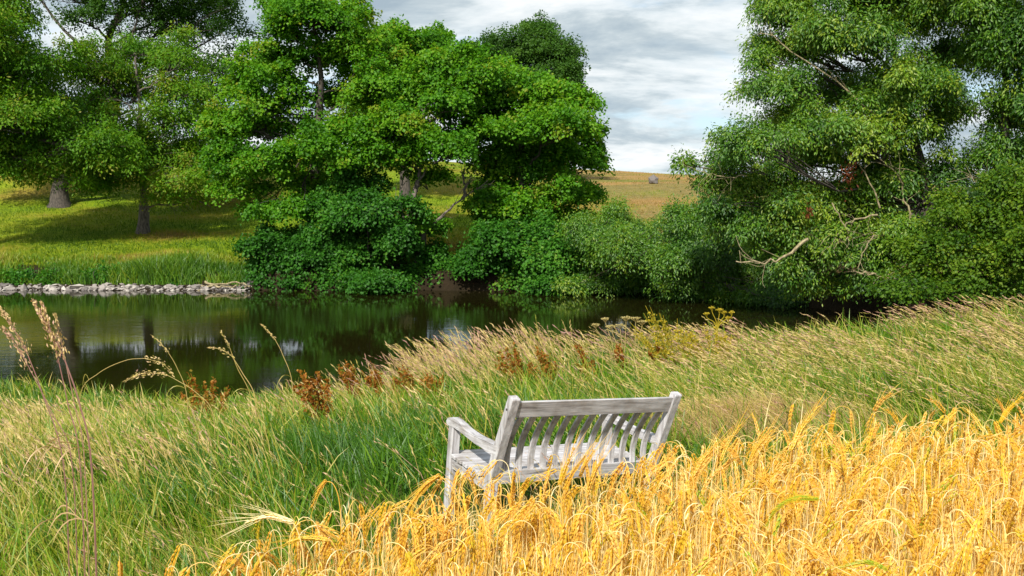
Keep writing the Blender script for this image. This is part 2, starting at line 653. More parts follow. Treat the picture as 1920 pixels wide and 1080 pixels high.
def build_bench():
    L, D, HB, HA, HS, LEAN = 1.30, .51, .91, .635, .385, .195
    root = empty('garden_bench', (-.176, 5.62, 0), 'weathered silver grey wooden garden bench with curved back slats facing the river', 'bench', rz=.543)
    root.rotation_euler = (0, .084, .543)

    def part(name, mat, fn):
        mb = MB()
        fn(mb)
        return mb.build(name, M[mat], root)
    pw = .060

    def ypost(z):
        return 0.0 if z < HS else -LEAN * ((z - HS) / (HB - HS)) ** 1.05
    for x in (pw / 2, L - pw / 2):
        def rear(mb, x=x):
            zs = np.concatenate([np.linspace(-.12, HS, 6), np.linspace(HS + .04, HB - .006, 9), [HB]])
            pts = [(x, ypost(z), z) for z in zs]
            th = np.array([.066] * 6 + list(np.linspace(.066, .054, 9)) + [.048])
            beam(mb, pts, pw, th)
        part('rear_post', 'wood_z', rear)

        def front(mb, x=x):
            pts = [(x, D, z) for z in np.linspace(-.12, HA - .03, 7)]
            beam(mb, pts, .060, .060)
        part('front_leg', 'wood_z', front)

        def arm(mb, x=x):
            top = [(-.085, .600), (0.02, .597), (.12, .600), (.22, .607), (.32, .622), (.41, .640), (.48, .652), (.53, .654), (.565, .645), (.58, .625), (.575, .608), (.555, .598)]
            bot = [(.50, .600), (.41, .594), (.30, .572), (.18, .556), (.06, .548), (-.075, .546)]
            box_profile(mb, np.array(top + bot), x - .032, x + .032, .006)
        part('armrest', 'wood_y', arm)

        def side(mb, x=x):
            box_profile(mb, [(.028, HS - .085), (D - .03, HS - .055), (D - .03, HS + .01), (.028, HS - .028)], x - .018, x + .018, .003)
        part('side_rail', 'wood_y', side)

    def top_rail(mb):
        z0, z1 = HB - .125, HB - .024
        y0, y1 = ypost(z0), ypost(z1)
        box_profile(mb, [(y0 - .018, z0), (y0 + .018, z0), (y1 + .018, z1 - .004), (y1 + .008, z1), (y1 - .010, z1), (y1 - .018, z1 - .004)], pw + .001, L - pw - .001, .002)
    part('top_rail', 'wood_x', top_rail)

    def low_rail(mb):
        box_profile(mb, [(-.030, HS - .032), (.010, HS - .032), (.000, HS + .045), (-.036, HS + .045)], pw + .001, L - pw - .001, .002)
    part('bottom_rail', 'wood_x', low_rail)

    def front_rail(mb):
        box_profile(mb, [(D - .018, HS - .07), (D + .018, HS - .07), (D + .018, HS - .004), (D - .018, HS - .004)], .061, L - .061, .002)
    part('front_rail', 'wood_x', front_rail)

    def slats(mb):
        n = 13
        for i in range(n):
            x = pw + (L - 2 * pw) * (i + .65) / (n + .3)
            pts = []
            z0, z1 = HS + .043, HB - .123
            for t in np.linspace(0, 1, 12):
                z = z0 + (z1 - z0) * t
                y = -.016 + (ypost(z1) + .016) * t ** 1.75 + .024 * math.sin(math.pi * t)
                pts.append((x, y, z))
            beam(mb, pts, .044, .016, bev=.003)
    part('backrest', 'wood_z', slats)

    def seat(mb):
        n = 7
        for i in range(n):
            yc = .055 + i * (D + .01 - .055) / (n - 1)
            zc = HS - .012 + .038 * (i / (n - 1)) ** 1.3 + (.0 if i < n - 1 else -.004)
            sl = .004
            w = .029 if i < n - 1 else .026
            x0, x1 = (-.006 if 0 < i < n - 1 else .064), (L + .006 if 0 < i < n - 1 else L - .064)
            x0 += rng.normal() * .0015
            box_profile(mb, [(yc - w, zc - sl), (yc + w, zc + sl), (yc + w, zc + .015 + sl), (yc + w - .006, zc + .021 + sl), (yc - w + .006, zc + .021 - sl), (yc - w, zc + .015 - sl)], x0, x1, .003)
    part('seat', 'wood_x', seat)
    for x, sx in ((0, -1), (L, 1)):
        mb = MB()
        y, z = ypost(HB - .075), HB - .075
        tube(mb, np.array([[x - sx * .010, y, z], [x + sx * .002, y, z]]), .008, 10, tint=.1)
        mb.build('bolt', M['bark_dark'], root)


build_bench()


# ------------------------------------------------------------------ trees
LEAFSPEC = {   # leaf length, width, clump radius, leaves per clump, droop, flatness
    'syc': (.145, .145, .48, 62, .28, .5),
    'syc_dark': (.14, .14, .45, 62, .35, .6),
    'oak': (.13, .09, .55, 46, .1, .5),
    'ash': (.19, .085, .55, 44, .35, .55),
    'willow': (.135, .052, .42, 80, .5, .65),
    'bush': (.10, .08, .42, 56, .2, .55),
}


def tree(name, label, cat, d, base, trunk, lobes, kind, bark='bark', dens=1.0, tr=.22, group=None, bare=(), bare_mat='bark_pale', tint0=0.0, limbs=True, leafscale=1.0, deep=1.0, extra=(), var=.14):
    """base/trunk/lobes are read off the photograph and stand at distance d with real depth"""
    s = F / d
    ln, wd, rc, per, droop, flat = LEAFSPEC[kind]
    ln, wd = ln * leafscale, wd * leafscale
    b = P(base[0], base[1], d)
    b[2] = float(height(b[0], b[1]))
    root = empty(name, b, label, cat, group)
    # trunk
    tm = MB()
    path = None
    if trunk:
        pp = [P(x, y, d) for x, y in trunk]
        pp[0] = b - np.array([0, 0, .25])
        for k in range(1, len(pp)):
            pp[k] = pp[k] + np.array([0, rng.normal() * .25, 0])
        path = spline(pp, 6 * len(pp))
        t = np.linspace(0, 1, len(path))
        r = tr * (1 - .82 * t) * (1 + .7 * np.exp(-t * 16))
        tube(tm, path, r, 10, wob=.14)
    lob = []
    for q in lobes:
        x, y, rx, ry = q[0], q[1], q[2] * 1.22, abs(q[3]) * 1.46
        dd = q[4] if len(q) > 4 else rng.normal() * min(rx / s, 1.8) * .8 * deep
        c = P(x, y, d + dd)
        rd = .5 * (rx + ry) / s * 1.15
        lob.append((c, np.array([rx / s, rd, ry / s]), .38 if q[3] < 0 else 1.0))
        for _ in range(2):
            v = rng.normal(size=3)
            v[2] = abs(v[2]) * .8 + .1
            v = v / np.linalg.norm(v)
            f = rng.uniform(.26, .42)
            lob.append((c + v * lob[-1 - _][1] * rng.uniform(.95, 1.2), np.array([rx / s, rd, ry / s]) * f, .8))
    LV, LA, LN, LL, LW, LT = [], [], [], [], [], []
    for c, R, fill in lob:
        lobe_t = rng.normal() * var * .7
        area = R[0] * R[2] * math.pi
        n = max(4, int(dens * fill * 11.5 * area ** .93))
        u = randdir(n)
        u[:, 2] = np.where(u[:, 2] < -.35, -u[:, 2] * .6, u[:, 2])
        rr = rng.uniform(.35, 1.06, n)[:, None]
        cc = c + u * R * rr
        if path is not None and limbs and fill != .8:
            # limb from the trunk to the lobe
            i0 = len(path) // 3
            up = path[i0 + np.abs(path[i0:, 2] - (c[2] - .9 * np.linalg.norm(c[:2] - path[len(path) // 2, :2]) * .5)).argmin()]
            mid = .5 * (up + c) + np.array([0, 0, .12 * np.linalg.norm(c - up)]) * rng.uniform(-.6, .8)
            lp = spline([up, mid, c], 9)
            lp[1:-1] += rng.normal(size=(7, 3)) * .10
            lr = tr * .18
            tube(tm, lp, np.linspace(lr, lr * .35, 9), 6, wob=.1)
            for p in cc[::3]:
                st = lp[rng.integers(4, 9)]
                m2 = .5 * (st + p) + rng.normal(size=3) * .12
                tube(tm, spline([st, m2, p], 5), np.linspace(.026, .008, 5), 4, cap=False)
        for p, uu in zip(cc, u):
            k = int(per * rng.uniform(.6, 1.35))
            r0 = rc * rng.uniform(.65, 1.3)
            ph = rng.uniform(0, 2 * math.pi, k)
            rho = np.sqrt(rng.random(k))
            off = np.stack([np.cos(ph) * rho, np.sin(ph) * rho, np.zeros(k)], -1) * r0
            off[:, 2] = (-.7 * flat * rho ** 2 + flat * rng.normal(size=k) * .62) * r0
            tilt = np.array([uu[0], uu[1], 0]) * rng.uniform(.0, .45)
            off[:, 2] -= off @ tilt
            outw = norm(off + np.array([0, 0, 1e-3]))
            nn = norm(outw * .30 + uu * .45 + np.array([-.12, -.22, .50]) + rng.normal(size=(k, 3)) * .42)
            ax = norm(outw + np.array([0, 0, -droop]) + rng.normal(size=(k, 3)) * .45)
            LV.append(p + off)
            LA.append(ax)
            LN.append(nn)
            LL.append(ln * rng.uniform(.65, 1.25, k))
            LW.append(wd * rng.uniform(.65, 1.25, k))
            LT.append(np.clip(tint0 + .42 + lobe_t + rng.normal() * var + rng.normal(size=k) * .13, 0, 1))
    V, Q = kites(np.concatenate(LV), np.concatenate(LA), np.concatenate(LN), np.concatenate(LL), np.concatenate(LW))
    mesh_obj('crown', V, Q, M[kind], root, np.repeat(np.concatenate(LT), 4), origin=b)
    if tm.n:
        tm.build('trunk', M[bark], root, b, smooth=True)
    for e, (pts, r0, r1) in enumerate(bare):
        bm = MB()
        pp = spline([P(x, y, d + (q[0] if q else -1.5)) for x, y, *q in pts], 14)
        pp[1:-1] += rng.normal(size=(12, 3)) * .035
        tube(bm, pp, np.linspace(r0 * .75, r1 * .6, 14), 6, wob=.15)
        for _ in range(11):
            i = rng.integers(3, 13)
            dr = norm(pp[i] - pp[i - 1] + rng.normal(size=3) * .10) + np.array([0, 0, rng.uniform(-.3, .5)])
            ln2 = rng.uniform(.3, 1.0)
            tube(bm, spline([pp[i], pp[i] + dr * ln2 * .5 + rng.normal(size=3) * .06, pp[i] + dr * ln2 + rng.normal(size=3) * .12], 6), np.linspace(r1 * .5, .005, 6), 4)
        bm.build('bare_branch', M[bare_mat], root, b)
    for (x, y, rx, ry, n) in extra:
        c = P(x, y, d - 2.2)
        C = c + rng.normal(size=(n, 3)) * np.array([rx, rx, ry]) / s * .5
        V, Q = kites(C, randdir(n) + np.array([0, 0, -.8]), randdir(n), np.full(n, .14), np.full(n, .05))
        tag(mesh_obj('dead_leaves', V, Q, M['dead_leaf'], root, rng.random(n).repeat(4), origin=b), 'clump of reddish brown dead leaves')
    return root


GT = 'broadleaf trees on the far bank'
# behind
tree('oak_tree', 'dark round topped tree rising behind the sycamores against the clouds', 'tree', 78, (1000, 335), [(1000, 345), (998, 260), (992, 180), (990, 110)],
     [(985, 105, 75, 42), (1035, 118, 48, 45), (935, 108, 48, 40), (1072, 150, 20, 24), (1000, 165, 75, 40), (1060, 190, 40, 30), (930, 170, 50, 40)], 'oak', 'bark_dark', 1.15, .45, GT, leafscale=1.5)
tree('broadleaf_tree', 'small pointed green crown peeping over the sycamores just right of the tallest', 'tree', 62, (760, 350), [(760, 350), (755, 250), (750, 120)],
     [(742, 78, 40, 28), (775, 105, 50, 36), (720, 110, 40, 36), (830, 115, 40, 30), (780, 160, 80, 40), (740, 200, 70, 50), (840, 160, 60, 40)], 'syc', 'bark_dark', 1.2, .35, GT, leafscale=1.25)
tree('oak_tree', 'tall dark tree with bare crooked upper boughs at the upper left', 'tree', 61, (112, 392), [(112, 392), (113, 345), (150, 290), (203, 245), (215, 160), (205, 80), (235, 0), (240, -90)],
     [(330, 55, 100, 60), (260, 15, 90, 45), (390, 10, 50, 40), (425, 150, 40, 55), (385, 215, 40, 60), (410, 270, 40, 60), (160, 40, 50, 26), (120, -10, 70, 40), (436, 45, 16, 40), (300, 120, 60, 40), (340, -60, 140, 60), (290, -120, 110, 40),
      (200, -70, 140, 60), (150, 250, 70, 40), (60, 260, 80, 50), (350, 170, 60, 40), (300, 300, 60, 40), (390, 330, 40, 40), (220, 320, 60, 26), (340, 335, 50, 22), (160, 315, 60, 30), (80, 325, 60, 24), (10, 310, 60, 30), (425, 345, 40, 26), (460, 310, 40, 30)], 'oak', 'bark_dark', .55, .50, GT, leafscale=1.25,
     bare=[([(345, 75), (375, 40), (420, 15), (440, 25)], .07, .02), ([(345, 75), (390, 55), (420, 70), (430, 110)], .06, .015), ([(203, 245), (190, 160), (150, 90), (90, 20), (60, -30)], .22, .07),
           ([(215, 160), (250, 60), (270, -10)], .14, .05), ([(205, 190), (235, 110), (215, 30)], .12, .04)], bare_mat='bark')
# left group
tree('ash_tree', 'bright green leafy tree leaning in from the left edge with drooping boughs', 'tree', 48, (-75, 440), [(-75, 450), (-78, 330), (-70, 220), (-60, 100), (-50, -40)],
     [(40, 170, 90, 55), (125, 235, 95, 55), (60, 285, 95, 45), (185, 275, 60, 45), (-60, 220, 120, 110), (-10, 60, 60, 60), (95, 325, 55, 25), (130, 345, 60, -14), (25, 225, 70, 50), (0, 130, 60, 50), (90, 120, 50, 30), (-60, 90, 90, 90),
      (20, 20, 40, 40), (-40, -60, 110, 40), (-20, 320, 70, 40), (215, 300, 45, 35)], 'ash', 'bark', .95, .38, GT, tint0=.14)
tree('ash_tree', 'slender young tree with a straight bare lower trunk standing on the open meadow', 'tree', 52, (268, 437), [(268, 437), (266, 345), (261, 260), (264, 195), (260, 110)],
     [(262, 100, 60, 30), (335, 125, 48, 38), (200, 135, 55, 36), (145, 140, 45, 34), (250, 175, 70, 34), (325, 225, 55, 32), (305, 300, 65, 32), (210, 300, 55, 38), (350, 345, 55, 26), (180, 350, 40, 18), (365, 290, 40, 30), (310, 368, 50, 12),
      (180, 205, 50, 34), (235, 250, 40, 26), (385, 370, 30, 12), (350, 175, 36, 26), (290, 340, 40, 20), (230, 345, 50, -22), (385, 320, 40, -26), (300, 260, 50, -30), (170, 250, 40, -40), (165, 315, 50, -30)], 'ash', 'bark', .92, .26, GT, tint0=.22,
     bare=[([(272, 395), (290, 383), (325, 385), (350, 368), (395, 388)], .10, .03), ([(262, 240), (240, 195), (200, 185)], .07, .02), ([(262, 170), (300, 150), (335, 120)], .06, .02)], bare_mat='bark')
# sycamores
tree('sycamore_tree', 'tallest broad sycamore with sky showing through beside its straight trunk', 'tree', 46, (585, 470), [(585, 470), (590, 330), (597, 210), (600, 140), (592, 40)],
     [(590, 35, 75, 36), (645, 45, 45, 34), (535, 60, 42, 30), (492, 118, 36, 28), (665, 95, 55, 40), (446, 175, 32, 32), (515, 150, 40, 24), (450, 240, 46, 36), (620, 110, 50, 30), (640, 190, 50, 36), (695, 165, 48, 46), (685, 235, 58, 32),
      (500, 320, 58, 28), (595, 345, 70, 26), (445, 355, 44, 26), (655, 300, 66, 30), (545, 395, 70, 22), (415, 300, 28, 36), (725, 120, 34, 30), (500, 240, 40, 20), (560, 290, 50, 18), (480, 395, 34, 16), (565, 10, 60, 22), (530, 108, 50, 22), (720, 210, 40, 40), (545, 195, 60, -50), (490, 205, 50, -40), (560, 250, 50, -30), (610, 260, 40, -30), (440, 300, 40, 30), (640, 255, 40, 26), (700, 290, 40, 30), (620, 400, 50, -20), (410, 240, 26, 40)],
     'syc', 'bark_dark', .98, .30, GT, tint0=.08)
tree('sycamore_tree', 'smaller forked sycamore with a pale swollen trunk base at the water', 'tree', 43.8, (785, 522), [(785, 522), (788, 470), (792, 435), (775, 385), (788, 320), (800, 230)],
     [(790, 185, 66, 34), (755, 235, 52, 30), (850, 200, 50, 36), (800, 268, 80, 28), (722, 290, 52, 26), (850, 285, 42, 32), (885, 145, 44, 30), (825, 130, 50, 30), (740, 170, 44, 30), (800, 425, 36, 22), (765, 300, 50, 20), (700, 250, 40, 30), (815, 330, 40, 14)],
     'syc', 'bark', 1.0, .27, GT, tint0=.12,
     bare=[([(790, 440, -.4), (830, 405, -.5), (868, 372, -.6), (915, 338, -.7)], .11, .035), ([(792, 437, -.3), (755, 400, -.3), (752, 330, -.3)], .11, .05), ([(868, 372, -.6), (872, 350, -.7), (866, 325, -.7)], .12, .05)], bare_mat='bark')
tree('sycamore_tree', 'wide spreading sycamore nearest the open hill, dark and ivy covered beneath', 'tree', 46, (985, 530), [(985, 535), (985, 430), (978, 330), (965, 220)],
     [(955, 160, 66, 36), (900, 185, 52, 36), (1015, 190, 60, 34), (1060, 240, 52, 36), (980, 250, 70, 32), (1080, 300, 46, 34), (1000, 320, 70, 32), (930, 300, 44, 36), (1085, 190, 28, 20), (1104, 255, 22, 24), (1118, 305, 18, 24),
      (1060, 365, 54, 24), (980, 400, 62, 34), (1092, 370, 38, 20), (925, 385, 36, 46), (1000, 440, 56, 30), (930, 225, 50, 30), (1030, 285, 60, 26), (1040, 410, 40, 20)], 'syc', 'bark_dark', 1.0, .42, GT, tint0=.07)
tree('ivy_tree', 'dark ivy wrapped tree standing between the forked and the wide sycamore', 'tree', 48, (940, 520), [(940, 520), (938, 400), (935, 280)],
     [(940, 420, 38, 60), (945, 320, 46, 60), (925, 480, 40, 30), (900, 250, 50, 50), (980, 470, 40, 40)], 'syc_dark', 'bark_dark', 1.3, .35, GT, tint0=-.15)
GS = 'shrubs along the far bank'
tree('waterside_shrub', 'dark green shrub hanging over the water below the tallest sycamore', 'shrub', 43.3, (575, 535), [(575, 540), (572, 500), (580, 440)],
     [(520, 485, 46, 26), (590, 490, 60, 32), (560, 525, 70, 20), (620, 525, 50, 18), (500, 535, 40, 12), (482, 462, 22, 12), (620, 435, 52, 26), (500, 520, 30, 18), (545, 455, 40, 20)], 'syc_dark', 'bark_dark', 2.0, .1, GS)
tree('waterside_shrub', 'rounded blue green shrub against the left of the forked trunk', 'shrub', 43.0, (690, 540), [(690, 545), (690, 500), (690, 410)],
     [(660, 475, 58, 32), (720, 495, 48, 32), (690, 400, 58, 26), (660, 360, 58, 24), (700, 528, 56, 14), (745, 455, 32, 28), (640, 525, 50, 18), (720, 528, 44, 16), (760, 520, 34, 18), (675, 535, 60, 14), (600, 532, 50, 14), (640, 405, 40, 22), (720, 440, 44, 24)], 'syc_dark', 'bark_dark', 2.0, .12, GS, tint0=.06)
tree('waterside_shrub', 'low green bush filling the gap right of the forked trunk', 'shrub', 43.4, (845, 525), [(845, 530), (845, 505)],
     [(830, 505, 42, 18), (870, 520, 50, 16), (840, 532, 60, 12), (910, 525, 40, 16), (800, 520, 30, 16), (815, 480, 26, 14), (880, 500, 26, 18), (900, 480, 30, 24)], 'syc_dark', 'bark_dark', 2.0, .06, GS, tint0=.05)
tree('waterside_shrub', 'leafy shrub drooping to the water under the wide sycamore', 'shrub', 42.6, (1000, 535), [(1000, 540), (1000, 500), (1000, 450)],
     [(955, 490, 46, 34), (1020, 485, 50, 34), (980, 530, 56, 18), (1040, 535, 50, 14), (930, 530, 40, 14), (1070, 478, 36, 30), (925, 455, 34, 28), (1060, 515, 44, 20), (990, 445, 40, 24)], 'syc_dark', 'bark_dark', 2.0, .12, GS, tint0=.12)
tree('willow_bush', 'loose willow bush with one upright spray in front of the tan hillside', 'shrub', 41, (1150, 535), [(1150, 540), (1152, 480), (1152, 400)],
     [(1152, 408, 26, 22), (1130, 448, 48, 28), (1180, 478, 56, 34), (1110, 508, 52, 24), (1225, 500, 46, 32), (1190, 535, 60, 16), (1120, 535, 50, 14), (1240, 535, 40, 14), (1200, 440, 30, 20), (1095, 450, 36, 26), (1140, 540, 40, 10)], 'willow', 'bark', 2.1, .1, GS, tint0=.06,
     bare=[([(1105, 520, -1), (1150, 500, -1.2), (1205, 470, -1.4)], .035, .012), ([(1230, 535, -1), (1245, 505, -1.2), (1262, 480, -1.4)], .035, .012)])
tree('willow_bush', 'willow bush spreading into the river at the foot of the right hand trees', 'shrub', 37.5, (1320, 545), [(1320, 550), (1322, 480), (1325, 400)],
     [(1288, 405, 36, 18), (1335, 420, 42, 30), (1270, 440, 34, 22), (1310, 475, 58, 36), (1370, 505, 60, 32), (1290, 525, 56, 18), (1420, 535, 60, 18), (1340, 545, 70, 14), (1400, 555, 60, 14), (1470, 560, 50, 18), (1280, 550, 50, 12), (1530, 570, 50, 16), (1330, 450, 50, 30), (1265, 495, 40, 26)], 'willow', 'bark', 2.1, .1, GS)
for x, w, y, lab in ((30, 30, 510, 'dark leafy weed clump on the left bank at the very edge of the photo'), (100, 34, 512, 'low dark weed clump above the pale shore stones, second from the left'),
                     (185, 30, 505, 'round weed clump on the stony bank left of the tall green reeds'), (330, 26, 515, 'small weed clump on the bank right of the tall green reeds'),
                     (440, 34, 518, 'weed clump above the washed up branches')):
    tree('bank_weed', lab, 'weed', 43.4, (x, 530), [(x, 532), (x + 3, y + 6), (x, y - 4)], [(x, y + 10, w * .35, 4), (x - w * .4, y + 13, w * .25, 3), (x + w * .4, y + 12, w * .25, 3.5)], 'syc_dark', 'bark_dark', 2.0, .03, 'weed clumps on the stony far bank', limbs=False, tint0=.1, leafscale=.9, deep=.4)
# right hand trees
tree('willow_tree', 'tallest tree on the near right with many tangled pale boughs', 'tree', 32, (1742, 560), [(1742, 570), (1738, 430), (1733, 345), (1700, 190), (1668, 20), (1650, -120)],
     [(1480, 25, 56, 32), (1580, -20, 90, 50), (1500, 95, 66, 36), (1440, 10, 30, 22), (1600, 80, 70, 42), (1690, 45, 64, 42), (1765, 25, 54, 44), (1785, 115, 46, 42), (1465, 165, 54, 34), (1555, 180, 70, 42), (1680, 160, 60, 44), (1420, 118, 26, 16), (1400, 275, 48, 34),
      (1470, 235, 60, 36), (1500, 300, 70, 42), (1610, 260, 76, 44), (1720, 250, 50, 40), (1775, 215, 36, 40), (1420, 355, 62, 36), (1540, 380, 76, 42), (1650, 350, 64, 44), (1360, 300, 34, 26), (1350, 345, 30, 24), (1480, 440, 70, 36), (1580, 470, 64, 36), (1665, 440, 54, 44), (1390, 425, 46, 28),
      (1550, 535, 56, 18), (1291, 310, 10, 11), (1640, -70, 160, 60), (1780, -60, 80, 60), (1600, -150, 150, 60), (1760, -160, 130, 60), (1680, -240, 150, 70), (1480, 510, 60, 24), (1640, 520, 50, 26), (1780, 330, 40, 30), (1750, 170, 50, 40), (1640, 20, 60, 40), (1720, -20, 60, 40), (1540, 60, 40, 30), (1690, 330, 50, 40), (1730, 480, 50, 40), (1600, 400, 50, 30), (1450, 400, 50, 30), (1520, 460, 50, 30), (1640, 200, 50, 30), (1340, 390, 30, 22), (1540, 250, 50, 30)], 'willow', 'bark_dark', 1.9, .28, 'trees on the right bank', leafscale=1.0, tint0=.20, var=.20,
     bare=[([(1645, 403), (1600, 412), (1570, 440), (1540, 478)], .045, .014), ([(1690, 438), (1640, 442), (1620, 470), (1610, 510)], .045, .014), ([(1705, 528), (1650, 518), (1600, 507)], .07, .03),
           ([(1515, 448), (1470, 480), (1430, 494), (1380, 490)], .075, .03), ([(1555, 238), (1510, 255), (1465, 268)], .035, .012), ([(1650, 390), (1620, 320), (1590, 270)], .04, .012), ([(1560, 380), (1590, 440), (1560, 460)], .03, .01), ([(1710, 430), (1690, 340), (1640, 290)], .05, .02),
           ([(1400, 330), (1350, 330), (1291, 312)], .03, .012), ([(1690, 250), (1560, 150), (1450, 70), (1420, 65)], .04, .010)], extra=[(1592, 322, 14, 26, 90), (1517, 396, 8, 14, 40)])
tree('willow_tree', 'tree at the far right edge with bright sky between it and its taller neighbour', 'tree', 30, (1905, 540), [(1905, 560), (1895, 400), (1888, 250), (1893, 100), (1900, -40)],
     [(1870, 30, 40, 44), (1905, 120, 34, 40), (1895, 225, 46, 30), (1930, 60, 60, 60), (1940, 190, 50, 60), (1875, 100, 30, 34), (1880, 290, 50, 30), (1960, 300, 70, 60), (1880, -50, 80, 50), (1838, 90, 30, 34), (1832, 20, 36, 36), (1900, -130, 100, 60), (1850, 300, 30, 24)], 'willow', 'bark_dark', 1.8, .22, 'trees on the right bank', tint0=.08,
     bare=[([(1895, 350), (1850, 345), (1810, 328)], .04, .012)])
tree('hedge_bush', 'dark bushy thicket closing the view of the hill behind the right hand trees', 'shrub', 42, (1580, 520), [(1580, 525), (1580, 470), (1585, 420)],
     [(1400, 440, 60, 34), (1480, 420, 60, 36), (1560, 420, 60, 40), (1650, 410, 60, 40), (1740, 400, 60, 40), (1830, 390, 60, 40), (1440, 490, 70, 36), (1540, 495, 70, 36), (1640, 490, 70, 36), (1740, 490, 70, 40), (1840, 480, 70, 40), (1930, 420, 70, 60)],
     'willow', 'bark_dark', 1.7, .12, GS, tint0=-.06)
tree('hawthorn_bush', 'dense yellow green bush under the right hand trees above the grassy crest', 'shrub', 27, (1830, 540), [(1830, 560), (1832, 500), (1840, 430)],
     [(1795, 420, 62, 34), (1880, 410, 60, 36), (1745, 480, 50, 36), (1850, 490, 80, 36), (1930, 470, 60, 50), (1890, 350, 46, 28), (1760, 530, 60, 26), (1840, 540, 80, 26), (1930, 370, 50, 40), (1700, 545, 50, 20), (1960, 540, 80, 40)], 'bush', 'bark_dark', 1.9, .045, GS)


# ------------------------------------------------------------------ grasses
def blades(B, h, w, lean, tint, curl=.3):
    n = len(B)
    ts = np.array([0, .4, .75, 1.0])
    ws = np.array([1, .85, .5, .08])
    az = rng.uniform(-1.0, 1.0, n)
    b = np.stack([np.cos(az), np.sin(az), np.zeros(n)], -1)
    V = np.empty((n, 4, 2, 3))
    for i, t in enumerate(ts):
        p = B.copy()
        p[:, 2] += h * (t - curl * t * t * np.linalg.norm(lean, axis=1))
        p[:, :2] += lean * (h * t ** 1.8)[:, None]
        V[:, i, 0] = p - b * (w * ws[i] * .5)[:, None]
        V[:, i, 1] = p + b * (w * ws[i] * .5)[:, None]
    base = np.arange(n)[:, None] * 8
    Q = np.concatenate([base + np.array([[2 * i, 2 * i + 1, 2 * i + 3, 2 * i + 2]]) for i in range(3)])
    return V.reshape(-1, 3), Q, np.repeat(tint, 8)


def heads(B, h, lean, tint, size, n_sp=14, frac=.26, spread=.02, curl=.3):
    """seed heads on stems that follow the same curve as blades()"""
    n = len(B)
    t = 1 - frac * (np.arange(n_sp) / n_sp)[None] - rng.random((n, n_sp)) * .02
    ln = np.linalg.norm(lean, axis=1)
    def pos(t):
        p = np.repeat(B[:, None], t.shape[1], 1)
        p[..., 2] += h[:, None] * (t - curl * t * t * ln[:, None])
        p[..., :2] += lean[:, None] * (h[:, None] * t ** 1.8)[..., None]
        return p
    p, q = pos(t), pos(t - .03)
    tg = norm(p - q).reshape(-1, 3)
    c = p.reshape(-1, 3) + rng.normal(size=(n * n_sp, 3)) * (spread * (0.25 + 1.2 * np.tile((np.arange(n_sp) + 1) / n_sp, n)))[:, None] * .6
    ax = norm(tg + rng.normal(size=tg.shape) * .22)
    L = np.repeat(size, n_sp) * rng.uniform(.7, 1.3, n * n_sp)
    V, Q = kites(c, ax, randdir(len(c)), L, L * .15)
    return V, Q, np.repeat(np.clip(np.repeat(tint, n_sp) + rng.normal(size=n * n_sp) * .08, 0, 1), 4)


def sample_near(n, y0, y1, power=1.0):
    u = rng.random(n)
    Y = (y0 ** power + u * (y1 ** power - y0 ** power)) ** (1 / power)
    X = rng.uniform(-1, 1, n) * (.60 * Y + 1.6)
    Z = height(X, Y)
    e = barley_edge(X)
    ok = (Y > e - .25) & (Z > -1.95)
    return X[ok], Y[ok], Z[ok]


_c, _s = math.cos(.543), math.sin(.543)


def bench_local(X, Y):
    dx, dy = X + .176, Y - 5.62
    return dx * _c + dy * _s, -dx * _s + dy * _c


